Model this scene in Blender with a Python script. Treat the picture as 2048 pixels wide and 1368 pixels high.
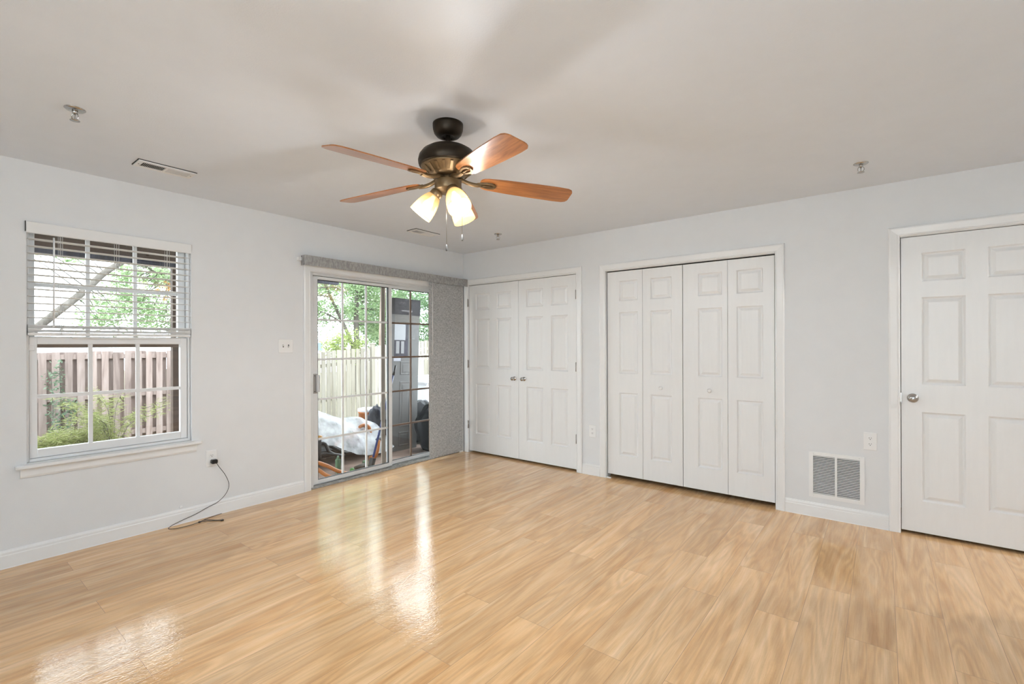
import bpy, math, random
from mathutils import Vector, Matrix, noise

# ------------------------------------------------------------------ clear
for o in list(bpy.data.objects):
    bpy.data.objects.remove(o, do_unlink=True)
S = bpy.context.scene
COL = S.collection
random.seed(11)
PI = math.pi

# ------------------------------------------------------------------ camera
YAW = 0.663453; ROLL = 0.00324; FPX = 947.554
cam_d = bpy.data.cameras.new('camera'); cam = bpy.data.objects.new('camera', cam_d); COL.objects.link(cam)
cam_d.sensor_fit = 'HORIZONTAL'; cam_d.sensor_width = 36.0
cam_d.lens = FPX / 2048 * 36.0
cam_d.shift_y = (690.391 - 684.0) / 2048
cam_d.clip_start = 0.05; cam_d.clip_end = 200
s_, c_ = math.sin(YAW), math.cos(YAW)
Fv = Vector((-s_, c_, 0)); R0 = Vector((c_, s_, 0)); U0 = Vector((0, 0, 1))
Rv = R0*math.cos(ROLL) - U0*math.sin(ROLL); Uv = U0*math.cos(ROLL) + R0*math.sin(ROLL)
cam.matrix_world = Matrix(((Rv.x, Uv.x, -Fv.x, 4.09371), (Rv.y, Uv.y, -Fv.y, -4.26095), (Rv.z, Uv.z, -Fv.z, 1.3104), (0, 0, 0, 1)))
S.camera = cam

# ------------------------------------------------------------------ world, exposure, large lights
W = bpy.data.worlds.new('overcast_sky'); S.world = W; W.use_nodes = True
bg = W.node_tree.nodes['Background']
bg.inputs['Color'].default_value = (0.86, 0.935, 1.0, 1); bg.inputs['Strength'].default_value = 10.0
S.view_settings.view_transform = 'Standard'; S.view_settings.look = 'None'
S.view_settings.gamma = 1.0; S.view_settings.exposure = -0.06; S.view_settings.use_curve_mapping = False

def area_light(name, loc, size, size_y, power, color, rot, shape='RECTANGLE'):
    d = bpy.data.lights.new(name, 'AREA'); d.shape = shape; d.size = size
    if shape == 'RECTANGLE': d.size_y = size_y
    d.energy = power; d.color = color
    o = bpy.data.objects.new(name, d); COL.objects.link(o); o.location = loc; o.rotation_euler = rot
    return o
BOUNCE_FILL_W = 28.0; REAR_FILL_W = 9.0; BULB_W = 26.0; HALL_W = 34.0
# added fill light aimed up at the ceiling behind the camera
area_light('bounce_fill', (4.85, -5.0, 1.75), 0.5, 0.5, BOUNCE_FILL_W, (0.52, 0.76, 1.0), (math.radians(180), 0, 0))
# added fill light at the added rear window, facing the closet wall
area_light('rear_fill_light', (4.15, -6.40, 1.45), 1.5, 1.5, REAR_FILL_W, (0.82, 0.92, 1.0), (math.radians(90), 0, 0))

# unseen hallway lamp added beyond the opening, for the light patch on the floor
area_light('added_hall_lamp', (6.55, -0.12, 2.2), 0.12, 0.12, HALL_W, (1.0, 0.97, 0.93), (0, math.radians(60), 0), 'DISK')

# ------------------------------------------------------------------ materials
def mat(name):
    m = bpy.data.materials.new(name); m.use_nodes = True
    nt = m.node_tree; b = nt.nodes['Principled BSDF']
    return m, nt, b
def N(nt, t, **kw):
    n = nt.nodes.new(t)
    for k, v in kw.items(): setattr(n, k, v)
    return n
def L(nt, a, b): nt.links.new(a, b)
def simple(name, col, rough=0.5, metal=0.0, spec=0.5, bump=0.0, bscale=60.0, vary=0.0, vscale=8.0, coat=0.0, stretch=None):
    """procedural material: base colour with a little noise variation and noise bump"""
    m, nt, b = mat(name)
    b.inputs['Roughness'].default_value = rough; b.inputs['Metallic'].default_value = metal
    b.inputs['Specular IOR Level'].default_value = spec; b.inputs['Coat Weight'].default_value = coat
    tc = N(nt, 'ShaderNodeTexCoord')
    src = tc.outputs['Object']
    if stretch:
        mp = N(nt, 'ShaderNodeMapping'); mp.inputs['Scale'].default_value = stretch
        L(nt, src, mp.inputs['Vector']); src = mp.outputs['Vector']
    nz = N(nt, 'ShaderNodeTexNoise'); nz.inputs['Scale'].default_value = vscale; nz.inputs['Detail'].default_value = 4
    L(nt, src, nz.inputs['Vector'])
    rp = N(nt, 'ShaderNodeValToRGB')
    v = max(vary, 0.01)
    rp.color_ramp.elements[0].position = 0.3; rp.color_ramp.elements[1].position = 0.7
    rp.color_ramp.elements[0].color = (*[max(0, c*(1-v)) for c in col], 1)
    rp.color_ramp.elements[1].color = (*[min(1, c*(1+v)) for c in col], 1)
    L(nt, nz.outputs['Fac'], rp.inputs['Fac']); L(nt, rp.outputs['Color'], b.inputs['Base Color'])
    if bump:
        n2 = N(nt, 'ShaderNodeTexNoise'); n2.inputs['Scale'].default_value = bscale; n2.inputs['Detail'].default_value = 3
        L(nt, src, n2.inputs['Vector'])
        bp = N(nt, 'ShaderNodeBump'); bp.inputs['Strength'].default_value = bump; bp.inputs['Distance'].default_value = 0.002
        L(nt, n2.outputs['Fac'], bp.inputs['Height']); L(nt, bp.outputs['Normal'], b.inputs['Normal'])
    return m

M = {}
M['wall'] = simple('wall_paint', (0.765, 0.77, 0.77), 0.6, spec=0.3, bump=0.12, bscale=220, vary=0.006)
M['ceil'] = simple('ceiling_paint', (0.79, 0.835, 0.90), 0.42, spec=0.35, bump=0.25, bscale=160, vary=0.006)
M['trim'] = simple('trim_paint', (0.83, 0.828, 0.815), 0.32, vary=0.006)
M['door'] = simple('door_paint', (0.83, 0.826, 0.812), 0.34, bump=0.22, bscale=90, vary=0.006, stretch=(6, 6, 0.6))
M['vinyl'] = simple('window_vinyl', (0.80, 0.80, 0.795), 0.35, vary=0.01)
M['alu'] = simple('white_aluminium', (0.72, 0.725, 0.72), 0.35, vary=0.03)
M['track'] = simple('worn_track_metal', (0.42, 0.42, 0.41), 0.4, 0.5, vary=0.25, vscale=30)
M['bronze'] = simple('bronze_aluminium', (0.16, 0.105, 0.075), 0.45, vary=0.06)
M['gasket'] = simple('black_gasket', (0.012, 0.011, 0.01), 0.6)
M['slat'] = simple('faux_wood_slat', (0.80, 0.795, 0.78), 0.4, vary=0.01)
M['cord'] = simple('white_cord', (0.75, 0.74, 0.72), 0.8)
M['clearplastic'] = simple('clear_plastic_rod', (0.80, 0.81, 0.82), 0.15, vary=0.02)
M['plate'] = simple('plate_plastic', (0.84, 0.835, 0.82), 0.3)
M['dark'] = simple('dark_slot', (0.03, 0.03, 0.028), 0.6)
M['cavity'] = simple('shaded_cavity', (0.05, 0.05, 0.048), 0.8)  # near-black holds the shade of the ducts and the register edges
M['nickel'] = simple('satin_nickel', (0.42, 0.405, 0.385), 0.3, 1.0, vary=0.03)
M['chrome'] = simple('chrome', (0.50, 0.495, 0.485), 0.18, 1.0)
M['oilbronze'] = simple('oil_rubbed_bronze', (0.032, 0.022, 0.013), 0.45, 0.7, vary=0.25, vscale=25)
M['agedbronze'] = simple('aged_bronze', (0.20, 0.135, 0.07), 0.42, 0.7, vary=0.2, vscale=30)
M['blackplastic'] = simple('black_plastic', (0.012, 0.012, 0.013), 0.35)
M['blackcable'] = simple('dark_cable', (0.02, 0.018, 0.016), 0.5)
M['fob'] = simple('grey_metal_fob', (0.05, 0.048, 0.045), 0.6)
M['closet'] = simple('closet_inside', (0.02, 0.02, 0.02), 0.9)

def make_wood(name, c0, c1, c2, scale, rough, coat=0.0, bump=0.1, island=0.0):
    m, nt, b = mat(name)
    tc = N(nt, 'ShaderNodeTexCoord'); mp = N(nt, 'ShaderNodeMapping'); mp.inputs['Scale'].default_value = scale
    L(nt, tc.outputs['Object'], mp.inputs['Vector'])
    nz = N(nt, 'ShaderNodeTexNoise'); nz.inputs['Scale'].default_value = 1.0; nz.inputs['Detail'].default_value = 6
    nz.inputs['Roughness'].default_value = 0.62; nz.inputs['Distortion'].default_value = 0.6
    L(nt, mp.outputs['Vector'], nz.inputs['Vector'])
    rp = N(nt, 'ShaderNodeValToRGB'); e = rp.color_ramp.elements
    e[0].position = 0.3; e[0].color = (*c0, 1); e[1].position = 0.72; e[1].color = (*c2, 1)
    x = e.new(0.5); x.color = (*c1, 1)
    L(nt, nz.outputs['Fac'], rp.inputs['Fac'])
    if island:
        ge = N(nt, 'ShaderNodeNewGeometry'); mr = N(nt, 'ShaderNodeMapRange'); mr.inputs['To Min'].default_value = 1-island; mr.inputs['To Max'].default_value = 1+island*0.35
        L(nt, ge.outputs['Random Per Island'], mr.inputs['Value']); sc = N(nt, 'ShaderNodeVectorMath', operation='SCALE')
        L(nt, rp.outputs['Color'], sc.inputs[0]); L(nt, mr.outputs[0], sc.inputs['Scale']); L(nt, sc.outputs[0], b.inputs['Base Color'])
    else: L(nt, rp.outputs['Color'], b.inputs['Base Color'])
    b.inputs['Roughness'].default_value = rough; b.inputs['Coat Weight'].default_value = coat
    bp = N(nt, 'ShaderNodeBump'); bp.inputs['Strength'].default_value = bump; bp.inputs['Distance'].default_value = 0.003
    L(nt, nz.outputs['Fac'], bp.inputs['Height']); L(nt, bp.outputs['Normal'], b.inputs['Normal'])
    return m
M['blade'] = make_wood('walnut_blade', (0.22, 0.075, 0.022), (0.37, 0.135, 0.038), (0.50, 0.20, 0.06), (3, 60, 60), 0.30, 0.7, 0.05)
M['bladeedge'] = M['blade']
M['fencebrown'] = make_wood('shaded_weathered_wood', (0.145, 0.103, 0.088), (0.255, 0.194, 0.171), (0.334, 0.273, 0.250), (14, 14, 1.2), 0.85, island=0.25)  # weathered brown, darkened for the shade on this fence section
M['fencepale'] = make_wood('sunlit_pale_wood', (0.156, 0.133, 0.092), (0.253, 0.230, 0.184), (0.313, 0.294, 0.253), (12, 7, 0.5), 0.85, island=0.35)  # pale tone holds the sunlight falling on these boards
M['deckwood'] = make_wood('stained_deck_wood', (0.039, 0.023, 0.015), (0.064, 0.039, 0.025), (0.092, 0.060, 0.041), (8, 1.5, 20), 0.8)
M['bluewood'] = make_wood('blue_grey_weathered_beam', (0.021, 0.018, 0.021), (0.039, 0.039, 0.051), (0.069, 0.071, 0.092), (10, 22, 3), 0.85)
M['bark'] = make_wood('tree_bark', (0.041, 0.035, 0.028), (0.087, 0.076, 0.064), (0.138, 0.124, 0.110), (10, 10, 1.5), 0.9, bump=0.6)
M['pinkbark'] = make_wood('pink_brown_bark', (0.138, 0.092, 0.069), (0.221, 0.166, 0.133), (0.276, 0.221, 0.184), (8, 8, 2.0), 0.9, bump=0.6)

# floor: vinyl oak planks running along Y
def make_floor():
    m, nt, b = mat('oak_plank_floor')
    tc = N(nt, 'ShaderNodeTexCoord'); sep = N(nt, 'ShaderNodeSeparateXYZ'); L(nt, tc.outputs['Object'], sep.inputs[0])
    cmb = N(nt, 'ShaderNodeCombineXYZ'); L(nt, sep.outputs['Y'], cmb.inputs['X']); L(nt, sep.outputs['X'], cmb.inputs['Y'])
    br = N(nt, 'ShaderNodeTexBrick'); L(nt, cmb.outputs[0], br.inputs['Vector'])
    br.offset = 0.37; br.offset_frequency = 2; br.squash = 1.0
    br.inputs['Color1'].default_value = (0, 0, 0, 1); br.inputs['Color2'].default_value = (1, 1, 1, 1); br.inputs['Mortar'].default_value = (0.5, 0.5, 0.5, 1)
    br.inputs['Scale'].default_value = 1.0; br.inputs['Mortar Size'].default_value = 0.0009; br.inputs['Mortar Smooth'].default_value = 0.3
    br.inputs['Bias'].default_value = 0.0
    br.inputs['Brick Width'].default_value = 1.22; br.inputs['Row Height'].default_value = 0.18
    # long grain, shifted per plank
    off = N(nt, 'ShaderNodeVectorMath', operation='SCALE'); L(nt, br.outputs['Color'], off.inputs[0]); off.inputs['Scale'].default_value = 37.0
    add = N(nt, 'ShaderNodeVectorMath', operation='ADD'); L(nt, tc.outputs['Object'], add.inputs[0]); L(nt, off.outputs[0], add.inputs[1])
    def grain(sc, detail, dist, rough=0.6):
        mp = N(nt, 'ShaderNodeMapping'); mp.inputs['Scale'].default_value = sc
        L(nt, add.outputs[0], mp.inputs['Vector'])
        nz = N(nt, 'ShaderNodeTexNoise'); nz.inputs['Scale'].default_value = 1; nz.inputs['Detail'].default_value = detail
        nz.inputs['Distortion'].default_value = dist; nz.inputs['Roughness'].default_value = rough
        L(nt, mp.outputs[0], nz.inputs['Vector']); return nz.outputs['Fac']
    g1 = grain((10, 0.9, 1), 3, 0.9)           # broad bands
    g2 = grain((210, 7.0, 1), 5, 0.3, 0.7)     # fine pores
    # cathedral rings
    mpw = N(nt, 'ShaderNodeMapping'); mpw.inputs['Scale'].default_value = (6.5, 0.75, 1)
    L(nt, add.outputs[0], mpw.inputs['Vector'])
    nw = N(nt, 'ShaderNodeTexNoise'); nw.inputs['Scale'].default_value = 1.0; nw.inputs['Detail'].default_value = 2; nw.inputs['Distortion'].default_value = 0.4
    L(nt, mpw.outputs[0], nw.inputs['Vector'])
    mul = N(nt, 'ShaderNodeMath', operation='MULTIPLY'); L(nt, nw.outputs['Fac'], mul.inputs[0]); mul.inputs[1].default_value = 70.0
    sn = N(nt, 'ShaderNodeMath', operation='SINE'); L(nt, mul.outputs[0], sn.inputs[0])
    rp = N(nt, 'ShaderNodeValToRGB'); e = rp.color_ramp.elements
    e[0].position = 0.28; e[0].color = (0.64, 0.36, 0.155, 1)
    e[1].position = 0.75; e[1].color = (0.86, 0.60, 0.355, 1)
    x = e.new(0.5); x.color = (0.765, 0.485, 0.248, 1)
    L(nt, g1, rp.inputs['Fac'])
    mx = N(nt, 'ShaderNodeMix', data_type='RGBA', blend_type='MULTIPLY'); mx.inputs['Factor'].default_value = 1.0
    rg = N(nt, 'ShaderNodeValToRGB'); rg.color_ramp.elements[0].position = 0.35; rg.color_ramp.elements[1].position = 0.62
    rg.color_ramp.elements[0].color = (0.91, 0.885, 0.86, 1); rg.color_ramp.elements[1].color = (1.03, 1.03, 1.03, 1)
    L(nt, g2, rg.inputs['Fac'])
    L(nt, rp.outputs['Color'], mx.inputs[6]); L(nt, rg.outputs['Color'], mx.inputs[7])
    # ring modulation
    mr = N(nt, 'ShaderNodeMapRange'); mr.inputs['From Min'].default_value = -1; mr.inputs['From Max'].default_value = 1
    mr.inputs['To Min'].default_value = 0.90; mr.inputs['To Max'].default_value = 1.04; L(nt, sn.outputs[0], mr.inputs['Value'])
    m2 = N(nt, 'ShaderNodeVectorMath', operation='SCALE'); L(nt, mx.outputs[2], m2.inputs[0]); L(nt, mr.outputs[0], m2.inputs['Scale'])
    # plank tone
    mt = N(nt, 'ShaderNodeMapRange'); mt.inputs['To Min'].default_value = 0.89; mt.inputs['To Max'].default_value = 1.06
    L(nt, br.outputs['Color'], mt.inputs['Value'])
    m3 = N(nt, 'ShaderNodeVectorMath', operation='SCALE'); L(nt, m2.outputs[0], m3.inputs[0]); L(nt, mt.outputs[0], m3.inputs['Scale'])
    # seam
    ms = N(nt, 'ShaderNodeMix', data_type='RGBA'); L(nt, br.outputs['Fac'], ms.inputs[0])
    L(nt, m3.outputs[0], ms.inputs[6]); ms.inputs[7].default_value = (0.36, 0.23, 0.13, 1)
    L(nt, ms.outputs[2], b.inputs['Base Color'])
    # gloss: satin with worn, wavy film
    nr = N(nt, 'ShaderNodeTexNoise'); nr.inputs['Scale'].default_value = 2.2; nr.inputs['Detail'].default_value = 4
    L(nt, tc.outputs['Object'], nr.inputs['Vector'])
    rr = N(nt, 'ShaderNodeMapRange'); rr.inputs['From Min'].default_value = 0.3; rr.inputs['From Max'].default_value = 0.7
    rr.inputs['To Min'].default_value = 0.05; rr.inputs['To Max'].default_value = 0.11; L(nt, nr.outputs['Fac'], rr.inputs['Value'])
    L(nt, rr.outputs[0], b.inputs['Roughness'])
    b.inputs['Specular IOR Level'].default_value = 0.55
    nb = N(nt, 'ShaderNodeTexNoise'); nb.inputs['Scale'].default_value = 110; nb.inputs['Detail'].default_value = 3
    mpb = N(nt, 'ShaderNodeMapping'); mpb.inputs['Scale'].default_value = (1.0, 0.45, 1); L(nt, tc.outputs['Object'], mpb.inputs['Vector'])
    L(nt, mpb.outputs[0], nb.inputs['Vector'])
    bp = N(nt, 'ShaderNodeBump'); bp.inputs['Strength'].default_value = 0.22; bp.inputs['Distance'].default_value = 0.003
    L(nt, nb.outputs['Fac'], bp.inputs['Height'])
    bp2 = N(nt, 'ShaderNodeBump'); bp2.inputs['Strength'].default_value = 0.25; bp2.inputs['Distance'].default_value = 0.001; bp2.invert = True
    L(nt, br.outputs['Fac'], bp2.inputs['Height']); L(nt, bp.outputs['Normal'], bp2.inputs['Normal'])
    L(nt, bp2.outputs['Normal'], b.inputs['Normal'])
    return m
M['floor'] = make_floor()

def make_fabric(name, c0, c1, sc):
    """woven grey blind fabric: horizontal and vertical slubs"""
    m, nt, b = mat(name)
    tc = N(nt, 'ShaderNodeTexCoord')
    outs = []
    for s in sc:
        mp = N(nt, 'ShaderNodeMapping'); mp.inputs['Scale'].default_value = s; L(nt, tc.outputs['Object'], mp.inputs['Vector'])
        nz = N(nt, 'ShaderNodeTexNoise'); nz.inputs['Scale'].default_value = 1; nz.inputs['Detail'].default_value = 3
        L(nt, mp.outputs[0], nz.inputs['Vector']); outs.append(nz.outputs['Fac'])
    ad = N(nt, 'ShaderNodeMath', operation='ADD'); L(nt, outs[0], ad.inputs[0]); L(nt, outs[1], ad.inputs[1])
    rp = N(nt, 'ShaderNodeValToRGB'); rp.color_ramp.elements[0].position = 0.4; rp.color_ramp.elements[1].position = 0.62
    hf = N(nt, 'ShaderNodeMath', operation='MULTIPLY'); hf.inputs[1].default_value = 0.5; L(nt, ad.outputs[0], hf.inputs[0])
    rp.color_ramp.elements[0].color = (*c0, 1); rp.color_ramp.elements[1].color = (*c1, 1)
    L(nt, hf.outputs[0], rp.inputs['Fac']); L(nt, rp.outputs['Color'], b.inputs['Base Color'])
    b.inputs['Roughness'].default_value = 0.75; b.inputs['Specular IOR Level'].default_value = 0.2
    bp = N(nt, 'ShaderNodeBump'); bp.inputs['Strength'].default_value = 0.3; bp.inputs['Distance'].default_value = 0.001
    L(nt, hf.outputs[0], bp.inputs['Height']); L(nt, bp.outputs['Normal'], b.inputs['Normal'])
    return m
M['vane'] = make_fabric('woven_grey_vane', (0.27, 0.27, 0.265), (0.62, 0.62, 0.61), ((60, 50, 340), (130, 310, 45)))
M['valance'] = make_fabric('woven_grey_valance', (0.27, 0.265, 0.26), (0.46, 0.455, 0.445), ((50, 160, 22), (90, 90, 40)))

def make_glass(name, tint=(1, 1, 1), gloss=1.0):
    m, nt, b = mat(name); nt.nodes.remove(b)
    out = nt.nodes['Material Output']
    tr = N(nt, 'ShaderNodeBsdfTransparent'); tr.inputs['Color'].default_value = (*tint, 1)
    gl = N(nt, 'ShaderNodeBsdfGlossy'); gl.inputs['Roughness'].default_value = 0.02
    # Schlick reflectance, the same from both faces of the pane
    ge = N(nt, 'ShaderNodeNewGeometry'); dt = N(nt, 'ShaderNodeVectorMath', operation='DOT_PRODUCT')
    L(nt, ge.outputs['Incoming'], dt.inputs[0]); L(nt, ge.outputs['Normal'], dt.inputs[1])
    ab = N(nt, 'ShaderNodeMath', operation='ABSOLUTE'); L(nt, dt.outputs['Value'], ab.inputs[0])
    om = N(nt, 'ShaderNodeMath', operation='SUBTRACT', use_clamp=True); om.inputs[0].default_value = 1.0; L(nt, ab.outputs[0], om.inputs[1])
    pw = N(nt, 'ShaderNodeMath', operation='POWER'); L(nt, om.outputs[0], pw.inputs[0]); pw.inputs[1].default_value = 5.0
    ml = N(nt, 'ShaderNodeMath', operation='MULTIPLY_ADD'); L(nt, pw.outputs[0], ml.inputs[0]); ml.inputs[1].default_value = 0.96*gloss; ml.inputs[2].default_value = 0.035*gloss
    mx = N(nt, 'ShaderNodeMixShader'); L(nt, ml.outputs[0], mx.inputs[0]); L(nt, tr.outputs[0], mx.inputs[1]); L(nt, gl.outputs[0], mx.inputs[2])
    L(nt, mx.outputs[0], out.inputs['Surface'])
    return m
M['glass'] = make_glass('window_glass', (0.97, 0.985, 0.98))

def make_shade():
    """frosted amber glass of a lit lamp: glows and lets its bulb through"""
    m, nt, b = mat('frosted_amber_glass'); nt.nodes.remove(b)
    out = nt.nodes['Material Output']
    em = N(nt, 'ShaderNodeEmission'); em.inputs['Color'].default_value = (1.0, 0.62, 0.24, 1); em.inputs['Strength'].default_value = 0.62
    df = N(nt, 'ShaderNodeBsdfTranslucent'); df.inputs['Color'].default_value = (0.05, 0.029, 0.010, 1)
    gl = N(nt, 'ShaderNodeBsdfGlossy'); gl.inputs['Roughness'].default_value = 0.25
    tr = N(nt, 'ShaderNodeBsdfTransparent'); tr.inputs['Color'].default_value = (1.0, 0.97, 0.93, 1)
    d2 = N(nt, 'ShaderNodeBsdfDiffuse'); d2.inputs['Color'].default_value = (0.10, 0.078, 0.045, 1)
    a0 = N(nt, 'ShaderNodeAddShader'); L(nt, em.outputs[0], a0.inputs[0]); L(nt, df.outputs[0], a0.inputs[1])
    a = N(nt, 'ShaderNodeAddShader'); L(nt, a0.outputs[0], a.inputs[0]); L(nt, d2.outputs[0], a.inputs[1])
    m1 = N(nt, 'ShaderNodeMixShader'); m1.inputs[0].default_value = 0.04; L(nt, a.outputs[0], m1.inputs[1]); L(nt, gl.outputs[0], m1.inputs[2])
    m2 = N(nt, 'ShaderNodeMixShader'); m2.inputs[0].default_value = 0.28; L(nt, m1.outputs[0], m2.inputs[1]); L(nt, tr.outputs[0], m2.inputs[2])
    L(nt, m2.outputs[0], out.inputs['Surface'])
    return m
M['shade'] = make_shade()
def make_emit(name, col, st):
    m, nt, b = mat(name)
    b.inputs['Base Color'].default_value = (*col, 1); b.inputs['Emission Color'].default_value = (*col, 1); b.inputs['Emission Strength'].default_value = st
    return m
M['bulb'] = make_emit('lit_bulb', (1.0, 0.86, 0.62), 12.0)

def make_leaf(name, cols, trans=0.35):
    m, nt, b = mat(name)
    out = nt.nodes['Material Output']
    ge = N(nt, 'ShaderNodeNewGeometry')
    rp = N(nt, 'ShaderNodeValToRGB'); e = rp.color_ramp.elements
    e[0].color = (*cols[0], 1); e[1].color = (*cols[-1], 1)
    for i, c in enumerate(cols[1:-1]):
        x = e.new((i+1)/(len(cols)-1)); x.color = (*c, 1)
    L(nt, ge.outputs['Random Per Island'], rp.inputs['Fac'])
    L(nt, rp.outputs['Color'], b.inputs['Base Color']); b.inputs['Roughness'].default_value = 0.6; b.inputs['Specular IOR Level'].default_value = 0.2
    tl = N(nt, 'ShaderNodeBsdfTranslucent'); L(nt, rp.outputs['Color'], tl.inputs['Color'])
    mx = N(nt, 'ShaderNodeMixShader'); mx.inputs[0].default_value = trans
    L(nt, b.outputs[0], mx.inputs[1]); L(nt, tl.outputs[0], mx.inputs[2]); L(nt, mx.outputs[0], out.inputs['Surface'])
    return m
M['leaf'] = make_leaf('green_leaves', [(0.187, 0.280, 0.133), (0.307, 0.413, 0.226), (0.441, 0.534, 0.334)], 0.45)
M['leafdark'] = make_leaf('dark_green_leaves', [(0.104, 0.181, 0.090), (0.181, 0.277, 0.148), (0.283, 0.386, 0.218)], 0.4)
M['leafyellow'] = make_leaf('yellow_green_leaves', [(0.232, 0.283, 0.077), (0.322, 0.386, 0.141), (0.399, 0.451, 0.218)])
M['leaforange'] = make_leaf('orange_leaves', [(0.345, 0.166, 0.046), (0.391, 0.230, 0.083)])
M['needle'] = make_leaf('browning_needles', [(0.166, 0.110, 0.037), (0.239, 0.175, 0.064), (0.184, 0.193, 0.083)])
M['fern'] = make_leaf('fern_fronds', [(0.159, 0.179, 0.053), (0.244, 0.275, 0.095), (0.328, 0.328, 0.169)])
M['ivy'] = make_leaf('ivy_leaves', [(0.074, 0.129, 0.074), (0.138, 0.202, 0.129), (0.212, 0.267, 0.193)])
M['patio'] = simple('reddish_patio', (0.184, 0.124, 0.097), 0.85, vary=0.3, vscale=5, bump=0.5, bscale=25)
M['soil'] = simple('yard_soil', (0.138, 0.120, 0.074), 0.95, vary=0.35, vscale=3, bump=0.5, bscale=12)
M['siding'] = simple('outside_siding', (0.253, 0.244, 0.230), 0.8, vary=0.04)
M['whitehouse'] = simple('distant_white_siding', (0.85, 0.86, 0.88), 0.7, vary=0.03)
M['darkglass'] = simple('distant_window', (0.12, 0.16, 0.18), 0.2)

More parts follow.
